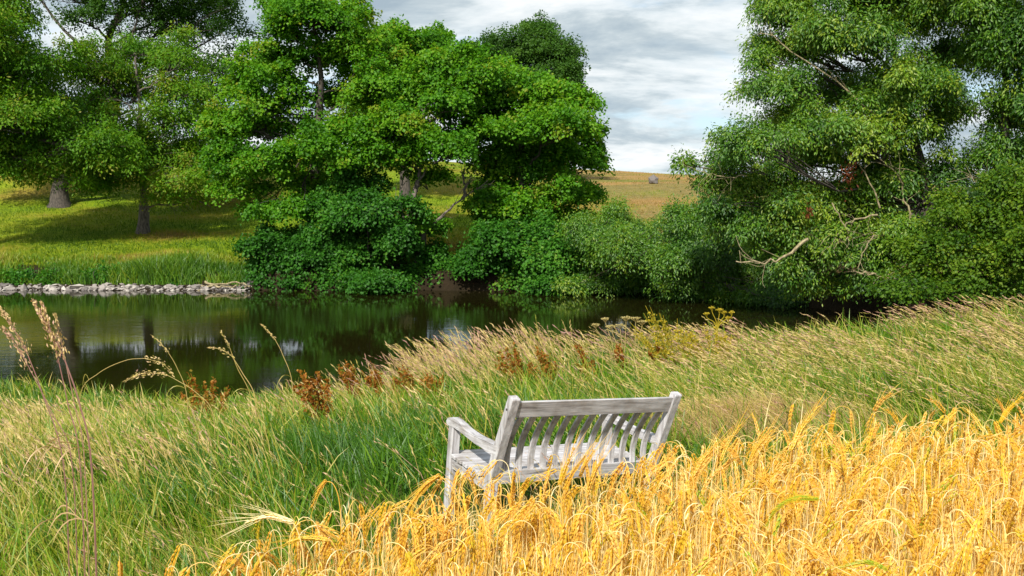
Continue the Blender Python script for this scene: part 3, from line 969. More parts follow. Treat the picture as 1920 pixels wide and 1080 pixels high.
def build_grass():
    X, Y, Z = sample_near(115000, 3.4, 17.2, 1.15)
    n = len(X)
    g = fbm(X * .55, Y * .55, 4)
    g2 = fbm(X * 1.3 + 40, Y * 1.3, 3)
    bl, bd = bench_local(X, Y)
    mown = np.exp(-(((bl - .2) / 1.6) ** 2 + ((bd - .7) / 1.1) ** 2) * 1.2)
    under = (bl > -.05) & (bl < 1.35) & (bd > -.1) & (bd < .6)
    tus = fbm(X * 1.9 + 7, Y * 1.5 + 3, 2)
    h = (.10 + .62 * np.clip(tus * .75 + g2 * .25 - .12, .05, 1)) * rng.uniform(.55, 1.25, n) * (1 - .6 * mown) * np.where(under, .5, 1)
    h *= np.interp(X, [-9, -5, -3, -1, 8], [.9, .75, .8, 1, 1.1])
    right = smoothstep(.5, 3, X) * smoothstep(6.2, 8, Y)
    dirn = (vnoise(X * 1.1 + 50, Y * 1.1) - .5) * 1.0
    lean = np.stack([rng.normal(-.28, .34, n) + dirn * .7 - .30 * right, rng.normal(0, .2, n) + (vnoise(X * 1.1, Y * 1.1 + 30) - .5) * .7], -1)
    dry = .22 + (g - .5) * 1.5 + (fbm(X * 2.6 + 3, Y * 2.6, 2) - .5) * 1.0 + .10 * right + .12 * smoothstep(-1.5, -4, X) * smoothstep(9, 6, Y) - .04 * mown + rng.normal(size=n) * .22
    lush = np.exp(-(((X + 2.0) / 2.2) ** 2 + ((Y - 9.6) / 1.6) ** 2))
    dry -= .10 * lush
    w = np.interp(Y, [3.5, 6, 17], [.0070, .0085, .0165]) * rng.uniform(.6, 1.3, n)
    V, Q, T = blades(np.stack([X, Y, Z - .02], -1), h, w, lean, np.clip(dry, 0, 1))
    o = mesh_obj('meadow_grass', V, Q, M['grass'], tint=T)
    tag(o, 'green and yellowing meadow grass covering the near river bank', 'grass', kind='stuff')
    # long coarse arching blades, every colour mixed together
    X, Y, Z = sample_near(44000, 3.6, 16.4, 1.1)
    n = len(X)
    bl, bd = bench_local(X, Y)
    ok = (rng.random(n) < np.clip((fbm(X * .7 + 31, Y * .7, 3) - .34) * 4, .12, 1)) & ~((bl > -.9) & (bl < 1.6) & (bd > -.4) & (bd < 1.3))
    X, Y, Z = X[ok], Y[ok], Z[ok]
    n = len(X)
    h = rng.uniform(.34, .72, n) * np.interp(X, [-8, -4, -2, 0, 8], [.85, .75, .85, .95, 1.05])
    lean = np.stack([rng.normal(-.35, .42, n), rng.normal(0, .35, n)], -1)
    w = np.interp(Y, [3.5, 6, 17], [.007, .010, .020]) * rng.uniform(.6, 1.4, n)
    V, Q, T = blades(np.stack([X, Y, Z - .02], -1), h, w, lean, np.clip(rng.beta(1.1, 1.3, n), 0, 1), curl=.55)
    o = mesh_obj('coarse_grass', V, Q, M['grass'], tint=T)
    tag(o, 'long coarse green and straw blades arching over the shorter meadow grass', 'grass', kind='stuff')
    # dark lush tussocks
    X, Y, Z = sample_near(60000, 3.6, 16.2, 1.1)
    n = len(X)
    bl, bd = bench_local(X, Y)
    m = fbm(X * 1.5 + 71, Y * 1.3 + 5, 3)
    ok = (rng.random(n) < np.clip((m - .50) * 7, 0, 1)) & ~((bl > -.6) & (bl < 1.5) & (bd > -.4) & (bd < 1.0))
    X, Y, Z = X[ok], Y[ok], Z[ok]
    n = len(X)
    h = rng.uniform(.22, .52, n) * np.interp(X, [-8, -4, -2, 0, 8], [.85, .75, .85, .95, 1.0])
    lean = np.stack([rng.normal(-.2, .45, n), rng.normal(0, .4, n)], -1)
    V, Q, T = blades(np.stack([X, Y, Z - .02], -1), h, np.interp(Y, [3.5, 6, 17], [.009, .013, .026]) * rng.uniform(.6, 1.4, n), lean, np.clip(rng.normal(.10, .12, n), 0, 1), curl=.5)
    o = mesh_obj('tussock_grass', V, Q, M['grass'], tint=T)
    tag(o, 'deep green broad bladed tussocks among the meadow grass', 'grass', kind='stuff')
    # dry flowering stems
    X, Y, Z = sample_near(52000, 3.9, 16.6, 1.1)
    n = len(X)
    bl, bd = bench_local(X, Y)
    mown = np.exp(-(((bl - .2) / 1.6) ** 2 + ((bd - .7) / 1.1) ** 2) * 1.2)
    right = smoothstep(.3, 2.5, X) * smoothstep(6.4, 8, Y)
    left = smoothstep(-1.2, -2.6, X) * smoothstep(10.5, 7, Y)
    crest = smoothstep(10.2, 12.5, Y) * smoothstep(-4.0, -1.5, X)
    lush = np.exp(-(((X + 2.0) / 2.2) ** 2 + ((Y - 9.6) / 1.6) ** 2))
    pr = np.clip(.14 + .12 * right + .28 * left + .35 * crest - .06 * lush, 0, 1) * (1 - .85 * mown) * np.clip((fbm(X * .9 + 9, Y * .9, 3) - .38) * 5, .04, 1)
    pr *= np.where(np.abs(X + 4.5) < 3.0, smoothstep(13.2, 11, Y) * .9 + .1, 1)
    ok = rng.random(n) < pr
    X, Y, Z, right, crest, left = X[ok], Y[ok], Z[ok], right[ok], crest[ok], left[ok]
    n = len(X)
    h = rng.uniform(.38, .74, n) * (1 + .35 * crest * smoothstep(2, 0, X)) * np.interp(X, [-8, -4, -2, 0, 8], [.85, .75, .85, .95, 1.1]) * np.interp(Y, [4, 7], [.8, 1])
    lean = np.stack([rng.normal(-.45, .16, n) - .35 * right, rng.normal(0, .16, n)], -1)
    tint = np.clip(rng.normal(.38, .2, n), 0, 1)
    w = np.interp(Y, [3.5, 6, 17], [.0038, .0056, .0125]) * rng.uniform(.7, 1.2, n)
    B = np.stack([X, Y, Z - .02], -1)
    V, Q, T = blades(B, h, w, lean, tint)
    sz = np.interp(Y, [4, 8, 17], [.030, .050, .085])
    hv, hq, ht = heads(B, h, lean, np.clip(tint + rng.normal(.2, .18, n) + .34 * crest * (rng.random(n) < .5), 0, 1), sz, 7, spread=.007)
    o = mesh_obj('flowering_grass', np.concatenate([V, hv]), [np.concatenate([Q, hq + len(V)])], M['straw'], tint=np.concatenate([T, ht]))
    tag(o, 'straw coloured flowering grass bent over by the wind', 'grass', kind='stuff')
    # the pale tan patch right of the bench
    n = 9000
    a, r = rng.uniform(0, 2 * math.pi, n), np.sqrt(rng.random(n))
    X, Y = 2.15 + 1.05 * r * np.cos(a), 8.0 + .85 * r * np.sin(a)
    B = np.stack([X, Y, height(X, Y) - .02], -1)
    h = rng.uniform(.28, .52, n) * (1.1 - .4 * r)
    lean = np.stack([rng.normal(-.45, .3, n), rng.normal(-.25, .3, n)], -1)
    tint = np.clip(rng.normal(.62, .15, n), 0, 1)
    V, Q, T = blades(B, h, np.full(n, .004), lean, tint)
    hv, hq, ht = heads(B[::2], h[::2], lean[::2], np.clip(tint[::2] + .15, 0, 1), np.full(len(B[::2]), .016), 9, .4)
    o = mesh_obj('bent_grass', np.concatenate([V, hv]), [np.concatenate([Q, hq + len(V)])], M['straw'], tint=np.concatenate([T, ht]))
    tag(o, 'pale pinkish tan patch of fine grass right of the bench', 'grass', kind='stuff')
    # meadow and hill beyond the river
    n = 150000
    Y = 42.3 + 75 * rng.random(n) ** 2.0
    X = rng.uniform(-.62, .42, n) * Y
    e = np.minimum(Y - shore(X), np.maximum(Y - 42, 5.0))
    ok = (e > 1.9) & ((Y < 66) | (rng.random(n) < .55))
    X, Y, e = X[ok], Y[ok], e[ok]
    n = len(X)
    n1 = fbm(X * .22, Y * .35, 4)
    dry = np.clip(smoothstep(1, 9, X * .9 + (Y - 60) * .12), 0, 1)
    tint = np.clip(.24 + (n1 - .5) * 1.9 * (1 - .3 * dry) + .50 * dry - .25 * dry * smoothstep(95, 108, Y) + rng.normal(size=n) * .13, 0, 1)
    edge = np.exp(-((e - 2.6) / .7) ** 2)
    h = rng.uniform(.10, .26, n) * (1 + 1.6 * edge * vnoise(X * .6, Y)) * np.interp(Y, [45, 60, 75, 110], [1, .9, .6, .6])
    lean = rng.normal(0, .4, (n, 2))
    V, Q, T = blades(np.stack([X, Y, height(X, Y) - .03], -1), h, np.interp(Y, [42, 110], [.03, .045]) * rng.uniform(.6, 1.2, n), lean, tint)
    o = mesh_obj('far_meadow_grass', V, Q, M['meadow'], tint=T)
    tag(o, 'sunny yellow green meadow grass on the slope beyond the river', 'grass', kind='stuff')
    # rank growth on the low far bank
    n = 30000
    X = rng.uniform(-30, -11.0, n)
    e = rng.uniform(.55, 3.0, n)
    clump = vnoise(X * .55 + 3, e * .4)
    reed = np.exp(-((X + 16.3) / 1.9) ** 2)
    keep = rng.random(n) < np.clip((fbm(X * .8, e * .9 + 4, 3) - .36) * 4 + reed, .04, 1)
    X, e, clump, reed = X[keep], e[keep], clump[keep], reed[keep]
    n = len(X)
    Y = shore(X) + e
    h = rng.uniform(.15, .55, n) * (.3 + 1.3 * clump) * (1 + 1.2 * reed)
    lean = rng.normal(0, .35, (n, 2))
    tint = np.clip(.18 + .5 * (vnoise(X * .9 + 20, e * 1.2) - .5) + .34 * smoothstep(1.5, 2.6, e) + rng.normal(size=n) * .14, 0, 1)
    V, Q, T = blades(np.stack([X, Y, height(X, Y) - .03], -1), h, rng.uniform(.02, .045, n), lean, tint)
    o = mesh_obj('bank_grass', V, Q, M['grass'], tint=T)
    tag(o, 'rank green grass and reeds along the foot of the far bank', 'grass', kind='stuff')


build_grass()


# ------------------------------------------------------------------ barley
OCT = np.array([[0, 0, -.5], [.5, 0, -.05], [0, .5, -.05], [-.5, 0, -.05], [0, -.5, -.05], [0, 0, .5]])
OCF = np.array([[0, 2, 1], [0, 3, 2], [0, 4, 3], [0, 1, 4], [5, 1, 2], [5, 2, 3], [5, 3, 4], [5, 4, 1]])


def ear_mesh(mb, aw, path, scale=1.0, tint=.45, awn=.10, rows=3):
    """grains along a path in overlapping rows, and their awns"""
    ln = np.linalg.norm(np.diff(path, axis=0), axis=1).sum()
    n = max(7, int(ln / (.0098 * scale)))
    p = spline(path, n)
    tg = norm(np.gradient(p, axis=0))
    side = np.array([.25, -1, .15]) + rng.normal(size=3) * .35
    a = norm(np.cross(tg, side))
    b = norm(np.cross(tg, a))
    for i in range(n):
        k = math.sin(math.pi * min(1, .28 + .72 * (i / (n - 1))) ** .8) ** .5 if i < n - 1 else .5
        for r in range(rows):
            an = {3: (0, math.pi, -math.pi / 2), 2: (0, math.pi)}[rows][r] + rng.normal() * .12
            d = math.cos(an) * a[i] + math.sin(an) * b[i]
            ax = norm(tg[i] + .26 * d)
            u = norm(np.cross(ax, d))
            v = np.cross(ax, u)
            c = p[i] + d * .0046 * scale * k + tg[i] * (.004 if r == 2 else 0)
            V = c + (OCT[:, :1] * u * .0066 + OCT[:, 1:2] * v * .0058) * scale * k + OCT[:, 2:] * ax * .0185 * scale
            mb.add(V, T=OCF, tint=float(np.clip(tint + rng.normal() * .07, 0, 1)))
            if awn and r < 2 and (i + r) % 2 == 0:
                t0 = V[5]
                d2 = norm(tg[i] + .13 * d + rng.normal(size=3) * .05)
                L = awn * rng.uniform(.75, 1.15)
                w = .0008 * scale
                m = t0 + d2 * L * .55
                e = t0 + d2 * L + np.array([0, 0, -.02 * L])
                s = norm(np.cross(d2, np.array([.1, 1, .2]))) * w
                aw.add([t0 - s, t0 + s, m + s * .8, m - s * .8, e], Q=[[0, 1, 2, 3]], T=[[3, 2, 4]], tint=float(np.clip(tint + .18 + rng.normal() * .08, 0, 1)))


def strip(mb, path, w, tint, twist=0.0):
    p = np.asarray(path)
    n = len(p)
    tg = norm(np.gradient(p, axis=0))
    az = np.linspace(0, twist, n)
    s = np.cross(tg, np.array([0.15, 1.0, .25]))
    s = norm(s)
    t2 = np.cross(tg, s)
    s = s * np.cos(az)[:, None] + t2 * np.sin(az)[:, None]
    ww = np.asarray(w)[:, None] * .5
    V = np.stack([p - s * ww, p + s * ww], 1).reshape(-1, 3)
    Q = np.array([[2 * i, 2 * i + 1, 2 * i + 3, 2 * i + 2] for i in range(n - 1)])
    mb.add(V, Q, tint=tint)


def dry_leaf(mb, p0, az, L, w, droop, tint):
    d = np.array([math.cos(az), math.sin(az), 0])
    t = np.linspace(0, 1, 7)
    pts = p0 + d * (L * t * (1 - .25 * droop * t))[:, None] + np.array([0, 0, 1.0]) * (L * (.75 * t - droop * 1.25 * t ** 2))[:, None]
    strip(mb, pts, w * np.array([.6, 1, 1, .9, .75, .45, .05]), tint, rng.uniform(-1.5, 1.5))


def barley_variant():
    mb = MB()
    hs = rng.uniform(.58, .70)
    th = rad(rng.choice([rng.uniform(25, 70), rng.uniform(130, 172), rng.uniform(140, 177), rng.uniform(145, 178), rng.uniform(145, 178), rng.uniform(140, 178), rng.uniform(100, 150)]))
    r = rng.uniform(.028, .07)
    k = 7
    arc = np.linspace(0, th, k)
    sway = rng.uniform(-.05, .05)
    stem = [np.array([sway * t * t, 0, hs * t]) for t in np.linspace(0, 1, 5)]
    top = stem[-1]
    arcp = [top + np.array([r * (1 - math.cos(q)), 0, r * math.sin(q)]) for q in arc[1:]]
    path = np.array(stem + arcp)
    tube(mb, path, np.concatenate([np.linspace(.0027, .0020, 5), np.full(k - 1, .0017)]), 3, tint=float(np.clip(rng.normal(.84, .1), 0, 1)), cap=False)
    d = np.array([math.sin(th), 0, math.cos(th)])
    th2 = min(th + .3, 3.12)
    d2 = np.array([math.sin(th2), 0, math.cos(th2)])
    Le = rng.uniform(.12, .175)
    e0 = path[-1]
    ear_mesh(mb, mb, np.array([e0, e0 + d * Le * .5, e0 + d * Le * .5 + d2 * Le * .5]), 1.85, tint=float(np.clip(rng.normal(.44, .13), .1, .9)), awn=rng.uniform(.06, .12), rows=2 if rng.random() < .5 else 3)
    for _ in range(rng.integers(1, 3)):
        dry_leaf(mb, np.array([0, 0, rng.uniform(.2, .5) * hs / .6]), rng.uniform(0, 2 * math.pi), rng.uniform(.12, .24), rng.uniform(.006, .011), rng.uniform(.7, 1.5), float(np.clip(rng.normal(.82, .12), 0, 1)))
    return np.concatenate(mb.V), (np.concatenate(mb.Q) if mb.Q else np.zeros((0, 4), int)), np.concatenate(mb.T), np.concatenate(mb.t)


def build_barley():
    var = [barley_variant() for _ in range(36)]
    n = 6300
    X = rng.uniform(-2.4, 5.4, n)
    Y = rng.uniform(1.7, 6.9, n)
    row = .16 * (fbm(X * 2.2, Y * 2.2, 2) - .5)
    ok = (Y < barley_edge(X) + row) & (rng.random(n) < (.05 + .95 * smoothstep(-2.1, -.9, X + .15 * (Y - 3.5))))
    # the edge row near the bench is thinner
    ok &= (rng.random(n) < .35 + .65 * smoothstep(0, .45, barley_edge(X) - Y))
    X, Y = X[ok], Y[ok]
    print('barley stalks', len(X))
    Z = height(X, Y)
    vv, qq, tt, ti = [], [], [], []
    off = 0
    pick = rng.integers(0, len(var), len(X))
    for k, (V, Q, T, t) in enumerate(var):
        idx = np.where(pick == k)[0]
        m = len(idx)
        if not m:
            continue
        az = rng.vonmises(math.pi * 1.0, .45, m)
        sc_ = rng.uniform(.84, 1.08, m) * np.where(rng.random(m) < .04, 1.1, 1)
        sc_ *= 1 - .09 * np.exp(-np.maximum(barley_edge(X[idx]) - Y[idx], 0) / .45) * smoothstep(1.5, .6, X[idx])
        lx, ly = rng.normal(0, .06, m), rng.normal(0, .06, m)
        c, s = np.cos(az), np.sin(az)
        W = np.empty((m, len(V), 3))
        hz = V[:, 2][None] * sc_[:, None]
        W[..., 0] = (V[:, 0][None] * c[:, None] - V[:, 1][None] * s[:, None]) * sc_[:, None] + X[idx][:, None] + lx[:, None] * hz
        W[..., 1] = (V[:, 0][None] * s[:, None] + V[:, 1][None] * c[:, None]) * sc_[:, None] + Y[idx][:, None] + ly[:, None] * hz
        W[..., 2] = hz + Z[idx][:, None] - .01
        o = off + np.arange(m)[:, None, None] * len(V)
        vv.append(W.reshape(-1, 3))
        qq.append((Q[None] + o).reshape(-1, 4))
        tt.append((T[None] + o).reshape(-1, 3))
        ti.append(np.clip(t[None] + rng.normal(size=(m, 1)) * .07, 0, 1).ravel())
        off += m * len(V)
    m = 27000
    X = rng.uniform(-2.2, 5.4, m)
    Y = rng.uniform(1.9, 6.9, m)
    ok = (Y < barley_edge(X) - .05) & (rng.random(m) < (.14 + .86 * smoothstep(-2.1, -.9, X + .15 * (Y - 3.5))))
    X, Y = X[ok], Y[ok]
    m = len(X)
    hh = rng.uniform(.46, .74, m) * (1 - .2 * np.exp(-np.maximum(barley_edge(X) - Y, 0) / .45))
    V, Q, T = blades(np.stack([X, Y, height(X, Y) - .02], -1), hh, rng.uniform(.003, .0075, m), np.stack([rng.normal(.03, .09, m), rng.normal(0, .09, m)], -1), np.clip(rng.normal(.84, .13, m), 0, 1))
    vv.append(V)
    qq.append(Q + off)
    ti.append(T)
    off += len(V)
    # broad yellow leaf blades in the thin corner
    m = 420
    X = rng.uniform(-1.9, -.2, m)
    Y = rng.uniform(2.7, 4.2, m)
    ok = Y < barley_edge(X) + .1
    X, Y = X[ok], Y[ok]
    m = len(X)
    V, Q, T = blades(np.stack([X, Y, height(X, Y) - .02], -1), rng.uniform(.35, .72, m), rng.uniform(.008, .015, m), np.stack([rng.normal(-.2, .45, m), rng.normal(0, .3, m)], -1), np.clip(rng.normal(.32, .25, m), .05, 1), curl=.6)
    vv.append(V)
    qq.append(Q + off)
    ti.append(T)
    off += len(V)
    o = mesh_obj('barley_crop', np.concatenate(vv), [np.concatenate(qq), np.concatenate(tt)], M['barley'], tint=np.concatenate(ti))
    tag(o, 'ripe golden barley crop with nodding bearded ears behind the bench', 'barley', kind='stuff')


build_barley()


def barley_stalk(d, pts, ear, label, tint=.45, scale=1.5, awn=.13, stem_tint=.72, group='barley stalks standing clear of the crop', awn_dir=None):
    """one stalk that stands clear of the crop: pts run up the stem to the neck, ear from its foot to its tip"""
    top = P(*pts[0], d)
    b = np.array([top[0], d, 0.0])
    b[2] = float(height(b[0], b[1]))
    root = empty('barley_stalk', b, label, 'barley', group)
    path = [b - np.array([0, 0, .03])] + [P(x, y, d) for x, y in pts] + [P(*ear[0], d)]
    mb = MB()
    tube(mb, spline(path, 20), np.linspace(.0032, .0018, 20), 5, tint=stem_tint)
    mb.build('stem', M['barley'], root, b, smooth=True)
    eb, ab = MB(), MB()
    ep = np.array([P(x, y, d + .02 * i) for i, (x, y) in enumerate(ear)])
    ear_mesh(eb, ab, spline(ep, 12), scale, tint, awn, 3)
    eo = eb.build('ear', M['barley'], root, b)
    if ab.n:
        ab.build('awns', M['barley'], eo, b)
        eo.children[0].matrix_parent_inverse.identity()
    lb = MB()
    p0 = b * .45 + path[1] * .55
    dry_leaf(lb, p0, rng.uniform(2, 4), .2, .012, 1.1, .8)
    lb.build('leaf', M['barley'], root, b)
    return root


barley_stalk(4.3, [(872, 1000), (852, 925), (832, 898)], [(822, 892), (795, 912), (775, 940)], 'barley stalk with a fat ear hanging left of the bench front leg', .42)
barley_stalk(4.35, [(880, 1010), (868, 945), (845, 903)], [(828, 897), (812, 925), (800, 955)], 'barley stalk nodding just inside the leftmost fat ear by the bench', .48)
barley_stalk(4.4, [(1046, 960)], [(1050, 905), (1060, 875), (1076, 842)], 'upright barley ear tallest of the four against the bench seat', .36)
barley_stalk(4.42, [(1052, 965)], [(1058, 915), (1075, 885), (1096, 856)], 'plump barley ear just right of the tallest against the bench seat', .42)
barley_stalk(4.5, [(1094, 960)], [(1088, 892), (1098, 868), (1113, 846)], 'slim barley ear third along against the bench seat', .42, 1.25)
barley_stalk(4.4, [(1102, 970)], [(1100, 930), (1112, 890), (1128, 862)], 'stout barley ear rightmost of the four against the bench seat', .40)
barley_stalk(4.7, [(1300, 940)], [(1300, 892), (1320, 858), (1342, 830)], 'leaning yellow barley ear just right of the bench post', .34)
barley_stalk(4.8, [(1345, 920)], [(1352, 862), (1366, 830), (1386, 798)], 'tall yellow barley ear lit against the dark grass right of the bench', .28, 1.45)
barley_stalk(4.7, [(1476, 930)], [(1484, 842), (1502, 805), (1532, 764)], 'highest large yellow barley ear before the tan grass patch', .30, 1.8)
barley_stalk(4.9, [(1400, 920)], [(1404, 870), (1420, 838), (1446, 808)], 'golden barley ear midway between the bench and the highest ear', .38, 1.5)
barley_stalk(3.5, [(1600, 1075), (1572, 1000), (1545, 945)], [(1532, 935), (1490, 935), (1455, 955), (1438, 985)], 'green barley ear arched right over in the middle of the crop', .08, 1.25, .08, .3)
barley_stalk(3.15, [(1690, 1100), (1672, 1076)], [(1660, 1066), (1628, 1054), (1600, 1057), (1575, 1064)], 'green barley ear lying level near the bottom edge of the crop', .05, 1.15, .07, .3)
barley_stalk(3.7, [(1720, 1075)], [(1720, 1005), (1700, 980), (1672, 955)], 'thin greenish barley ear slanting among ripe stalks on the right', .16, .9, .05, .5)
barley_stalk(5.6, [(1890, 830)], [(1876, 790), (1890, 768), (1915, 745)], 'yellow barley ear poking above the crop at the right edge', .28, 1.6)
barley_stalk(3.5, [(570, 1085), (565, 1020), (553, 985)], [(545, 978), (505, 968), (465, 978)], 'pale cream barley ear with long beard in the sparse left corner', .95, 1.5, .2, .9)
barley_stalk(3.5, [(640, 1085), (625, 1020)], [(612, 1012), (575, 1008), (540, 1016)], 'bright yellow barley ear below the pale cream one', .24, 1.3, .12, .6)
barley_stalk(4.2, [(640, 1010), (636, 940), (625, 908)], [(610, 902), (598, 920), (586, 948)], 'lone orange barley ear hanging over green grass left of the bench', .45, 1.25, .05, .55)


# ------------------------------------------------------------------ single tall grasses and weeds on the near bank
def tall_grass(d, stem, head, label, tint, stint, size=.016, n=110, spread=.022, thick=.003, group='tall flowering grasses standing against the river'):
    p = [P(x, y, d) for x, y in stem]
    b = np.array([p[0][0], d, float(height(p[0][0], d))])
    root = empty('tall_grass', b, label, 'grass', group)
    path = spline([b - np.array([0, 0, .03])] + p + [P(*head[0], d)], 24)
    mb = MB()
    hp = spline([P(x, y, d) for x, y in head], 20)
    tube(mb, np.vstack([path, hp[1:]]), np.concatenate([np.linspace(thick, thick * .6, len(path)), np.linspace(thick * .6, thick * .25, 19)]), 4, tint=stint)
    for k in range(2):
        i = 5 + 4 * k
        dry_leaf(mb, path[i], rng.uniform(2.2, 4.2), .25, .007, .9, max(0, stint - .2))
    mb.build('stem', M['straw'], root, b)
    t = rng.random(n)
    q = hp[(t * 18.99).astype(int)]
    tg = norm(np.gradient(hp, axis=0))[(t * 18.99).astype(int)]
    lump = .35 + .65 * np.abs(np.sin(t * 21))
    c = q + rng.normal(size=(n, 3)) * (spread * lump * (1.1 - .8 * t))[:, None]
    L = size * rng.uniform(.7, 1.3, n)
    V, Q = kites(c, norm(tg + rng.normal(size=(n, 3)) * .3), randdir(n), L, L * .38)
    mesh_obj('sprays', V, Q, M['straw'], root, np.repeat(np.clip(tint + rng.normal(size=n) * .12, 0, 1), 4), origin=b)
    return root


tall_grass(4.2, [(172, 880), (150, 760)], [(118, 665), (88, 610), (60, 560)], 'tallest purple stemmed grass with lumpy pale seed head at the left', .8, 1.0, .02, 170, .016, .005)
tall_grass(4.2, [(150, 870), (128, 760)], [(108, 668), (92, 610), (76, 562)], 'purple stemmed grass close beside the tallest one at the left', .72, 1.0, .018, 130, .014, .0035)
tall_grass(4.3, [(158, 860), (140, 760)], [(118, 655), (110, 620), (103, 586)], 'shorter purple stemmed grass on the right of the tall pair', .7, .95, .018, 90, .013, .003)
tall_grass(4.3, [(120, 880), (80, 740)], [(50, 660), (22, 610), (-4, 572)], 'leaning purple grass cut by the left edge of the photo', .78, 1.0, .018, 140, .016, .0035)
tall_grass(4.4, [(135, 870), (95, 770)], [(55, 690), (25, 640), (2, 612)], 'lower leaning purple grass near the left edge', .85, 1.0, .018, 120, .018, .003)
tall_grass(7.0, [(150, 745), (185, 700), (235, 676)], [(270, 672), (305, 682), (328, 708)], 'arching cream grass drooping to the right over the water', .6, .45, .020, 80, .020, .003)
tall_grass(7.0, [(400, 780), (370, 738), (330, 712)], [(310, 702), (270, 700), (230, 716)], 'feathery cream grass drooping to the left over the water', .6, .5, .022, 110, .026, .003)
tall_grass(9.0, [(350, 740), (332, 690)], [(315, 660), (298, 640), (282, 627)], 'thin grass stalk left of the middle pair against the dark river', .6, .45, .024, 40, .012, .004)
tall_grass(9.0, [(470, 745), (445, 690)], [(430, 650), (422, 635), (413, 620)], 'upright one of the crossing grass stalks against the dark river', .5, .4, .024, 40, .012, .004)
tall_grass(9.0, [(478, 745), (455, 700)], [(435, 668), (415, 655), (390, 652)], 'grass stalk with nodding head crossing the upright one', .6, .5, .028, 50, .022, .005)
tall_grass(9.0, [(548, 720), (530, 665)], [(515, 635), (502, 620), (488, 607)], 'solitary curved grass stalk rising highest in mid river', .6, .5, .026, 50, .013, .004)


def weed(name, label, cat, group, d, x, ytop, width, n, mat, leafmat, lean=-.25, seed=(.034, 130)):
    top = P(x, ytop, d)
    gx = top[0] + .12
    b = np.array([gx, d, float(height(gx, d))])
    H = float(np.clip(top[2] - b[2] + .10, .6, 1.3))
    root = empty(name, b, label, cat, group)
    y_seed = ytop * .53
    age = (vnoise(x * .61, y_seed) - .5) * .5
    for k in range(n):
        u = rng.uniform(-1, 1)
        h = H * (1 - .35 * abs(u)) * rng.uniform(.8, 1.0)
        e = b + np.array([u * width + lean * h * rng.uniform(.3, 1.0), rng.normal() * width * .6, h])
        pth = spline([b + np.array([u * width * .35, rng.normal() * .06, -.03]), b * .5 + e * .5 + np.array([.04, 0, .03]), e], 10)
        sm = MB()
        tube(sm, pth, np.linspace(.006, .0025, 10), 4, tint=.6)
        so = sm.build('stem', M[mat], root, b)
        m = int(seed[1] * rng.uniform(.7, 1.3))
        t = (.20 + .25 * vnoise(x * .37, y_seed)) + .55 * rng.random(m) ** .8
        q = pth[np.minimum((t * 9.99).astype(int), 9)]
        lump = .4 + .6 * np.abs(np.sin(t * 26 + k))
        C = q + rng.normal(size=(m, 3)) * (.032 * lump * (1.25 - .8 * t))[:, None]
        L = seed[0] * rng.uniform(.7, 1.3, m)
        V, Q = kites(C, randdir(m), randdir(m), L, L * .8)
        mesh_obj('sprays', V, Q, M[mat], so, np.repeat(np.clip(rng.normal(.5 + age, .3, m), 0, 1), 4), origin=b)
    m = 16
    C = b + np.stack([rng.normal(size=m) * width * .8, rng.normal(size=m) * width * .6, rng.uniform(.05, .28, m)], -1)
    A = randdir(m)
    A[:, 2] = np.abs(A[:, 2])
    V, Q = kites(C, A, randdir(m), np.full(m, .16), np.full(m, .045))
    mesh_obj('leaves', V, Q, M[leafmat], root, np.repeat(rng.uniform(.2, .7, m), 4), origin=b)
    return root


GD = 'rusty dock plants on the near bank'
for (d, x, y, w, n, lab) in [
        (10.6, 362, 700, .30, 10, 'broad rusty dock plant at the water edge left of all others'),
        (8.8, 572, 706, .17, 8, 'narrow dark rusty dock plant standing nearest in the lush grass'),
        (11.8, 645, 672, .17, 7, 'rusty dock plant first of the run beside the water'),
        (11.6, 700, 662, .20, 8, 'rusty dock plant second of the run beside the water'),
        (11.4, 745, 682, .14, 5, 'small rusty dock plant third of the run beside the water'),
        (11.0, 792, 688, .20, 8, 'bushy rusty dock plant ending the run beside the water'),
        (11.8, 955, 652, .22, 8, 'orange dock plant above the bench left post'),
        (11.7, 1008, 656, .20, 7, 'orange dock plant behind the middle of the bench back'),
        (12.2, 1085, 650, .12, 4, 'faint small dock plant near the pale umbel heads'),
        (12.6, 1150, 640, .10, 5, 'upright dock spike beneath the pale umbel heads'),
        (12.4, 1222, 636, .16, 6, 'reddish dock plant left of the yellow weed clump')]:
    weed('dock_plant', lab, 'dock plant', GD, d, x, y, w, n, 'dock', 'grass')


def umbel_plant(d, base_x, headpts, label, mat, name, cat, group, r=.07, fork=None):
    p = [P(x, y, d) for x, y in headpts]
    bx = P(base_x, 680, d)[0]
    b = np.array([bx, d, float(height(bx, d))])
    root = empty(name, b, label, cat, group)
    sm = MB()
    fk = P(*fork, d) if fork else None
    for q in p:
        mid = fk if fk is not None else b * .5 + q * .5 + np.array([.05 * (bx - q[0]), 0, .05])
        pth = spline([b + np.array([0, 0, -.03]), mid, q - np.array([0, 0, .05])], 12)
        tube(sm, pth, np.linspace(.009, .0045, 12), 5, tint=.6)
    sm.build('stem', M[mat], root, b)
    for q in p:
        hb = MB()
        tip = q - np.array([0, 0, .05])
        rr = r * rng.uniform(.75, 1.15)
        for k in range(13):
            a, s = k * 2.4, math.sqrt((k + .5) / 13)
            e = q + np.array([rr * s * math.cos(a), rr * s * math.sin(a), .012 * (1 - s * s) + rng.normal() * .004])
            tube(hb, np.array([tip, tip * .45 + e * .55, e]), np.array([.003, .0025, .002]), 3, tint=.5)
            m = 9
            V, Q = kites(e + rng.normal(size=(m, 3)) * np.array([.011, .011, .004]), randdir(m), randdir(m), np.full(m, .016), np.full(m, .012))
            hb.add(V, Q, tint=np.repeat(rng.uniform(.4, 1, m), 4))
        hb.build('flower_head', M[mat], root, b)
    return root


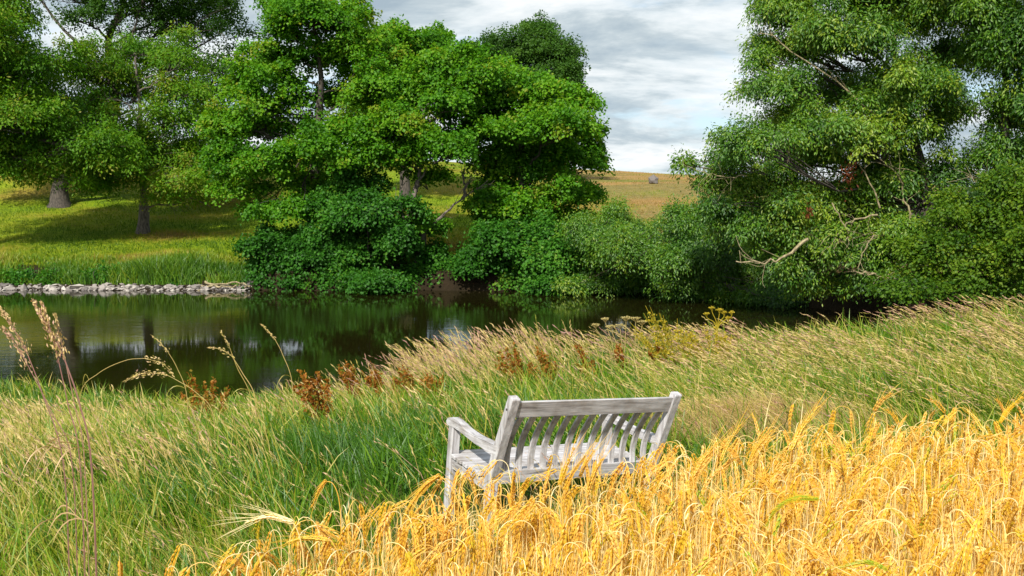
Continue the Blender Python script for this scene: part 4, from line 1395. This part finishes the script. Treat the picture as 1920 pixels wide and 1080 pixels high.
GU = 'dry hogweed umbels against the dark river'
umbel_plant(13, 1160, [(1117, 609), (1135, 598)], 'pale dry hogweed with two flat heads, leftmost of three', 'umbel', 'hogweed_plant', 'hogweed', GU)
umbel_plant(13, 1170, [(1146, 612), (1163, 610), (1174, 596)], 'pale dry hogweed with three crowded heads between its neighbours', 'umbel', 'hogweed_plant', 'hogweed', GU, .085)
umbel_plant(13, 1190, [(1192, 597), (1204, 603), (1224, 614)], 'pale dry hogweed with brownish heads beside the yellow weed', 'umbel', 'hogweed_plant', 'hogweed', GU, .08)
umbel_plant(12.6, 1340, [(1325, 588), (1335, 577), (1349, 581), (1358, 586), (1372, 586), (1366, 596)], 'yellow branching umbel plant standing tallest on the bank crest', 'ragwort', 'umbel_plant', 'weed', None, .035, (1345, 618))
weed('yellow_weed', 'bushy yellow flowering weed leaning left beside the hogweed', 'weed', 'yellow weeds on the bank crest', 12.3, 1245, 588, .50, 26, 'ragwort', 'grass', -.35, (.028, 80))
weed('yellow_weed', 'second yellow weed clump under the tall branching umbel plant', 'weed', 'yellow weeds on the bank crest', 12.2, 1320, 596, .40, 18, 'ragwort', 'grass', -.3, (.026, 70))


# ------------------------------------------------------------------ far shore details
def rock(C, R, n=1, rough=.25, shade=.36):
    """lumpy stones as squashed subdivided octahedra"""
    import bmesh
    bm = bmesh.new()
    bmesh.ops.create_icosphere(bm, subdivisions=n, radius=1)
    V = np.array([v.co[:] for v in bm.verts])
    T = np.array([[v.index for v in f.verts] for f in bm.faces])
    bm.free()
    out = MB()
    for c, r in zip(C, R):
        k = 1 + rough * rng.normal(size=(len(V), 1))
        a = rng.uniform(0, math.pi)
        W = V * k * r
        W = np.column_stack([W[:, 0] * math.cos(a) - W[:, 1] * math.sin(a), W[:, 0] * math.sin(a) + W[:, 1] * math.cos(a), W[:, 2]])
        out.add(W + c, T=T, tint=float(np.clip(rng.normal(shade, .24 * (shade > .2)), 0, 1)))
    return out


n = 900
X = rng.uniform(-30, -11.6, n)
e = rng.normal(.12, .20, n)
Y = shore(X) + e
sz = rng.gamma(1.6, .025, n) + .02
C = np.stack([X, Y, np.maximum(height(X, Y), WATER) + sz * .15], -1)
R = np.stack([sz * rng.uniform(1, 1.9, n), sz * rng.uniform(.8, 1.3, n), sz * rng.uniform(.45, .8, n)], -1)
tag(rock(C, R).build('shore_gravel', M['stone']), 'strip of pale stones along the far water edge', 'stones', kind='stuff')
for d in np.arange(60, 110, .5):        # the slope where it meets that line of sight
    p = P(1225, 345, d)
    if height(p[0], d) >= p[2]:
        break
p[2] = float(height(p[0], p[1])) + .22
o = rock([np.zeros(3)], [np.array([.42, .36, .36])], 2, .16, .10).build('boulder', M['stone'])
o.location = tuple(p)
tag(o, 'lone dark grey boulder on the tan hillside', 'boulder')
b = P(405, 545, 42.2)
b[2] = WATER
root = empty('driftwood', b, 'tangle of washed up grey branches at the far water edge', 'driftwood')
for pts in ([(368, 548), (400, 535), (440, 530), (468, 538)], [(372, 535), (410, 545), (450, 544), (468, 536)], [(385, 528), (420, 538), (462, 534)]):
    mb = MB()
    pp = spline([P(x, y, 42.2 + rng.normal() * .2) for x, y in pts], 14)
    pp[1:-1] += rng.normal(size=(12, 3)) * .03
    tube(mb, pp, np.linspace(.06, .025, 14), 6, wob=.2)
    mb.build('branch', M['bark_pale'], root, b)
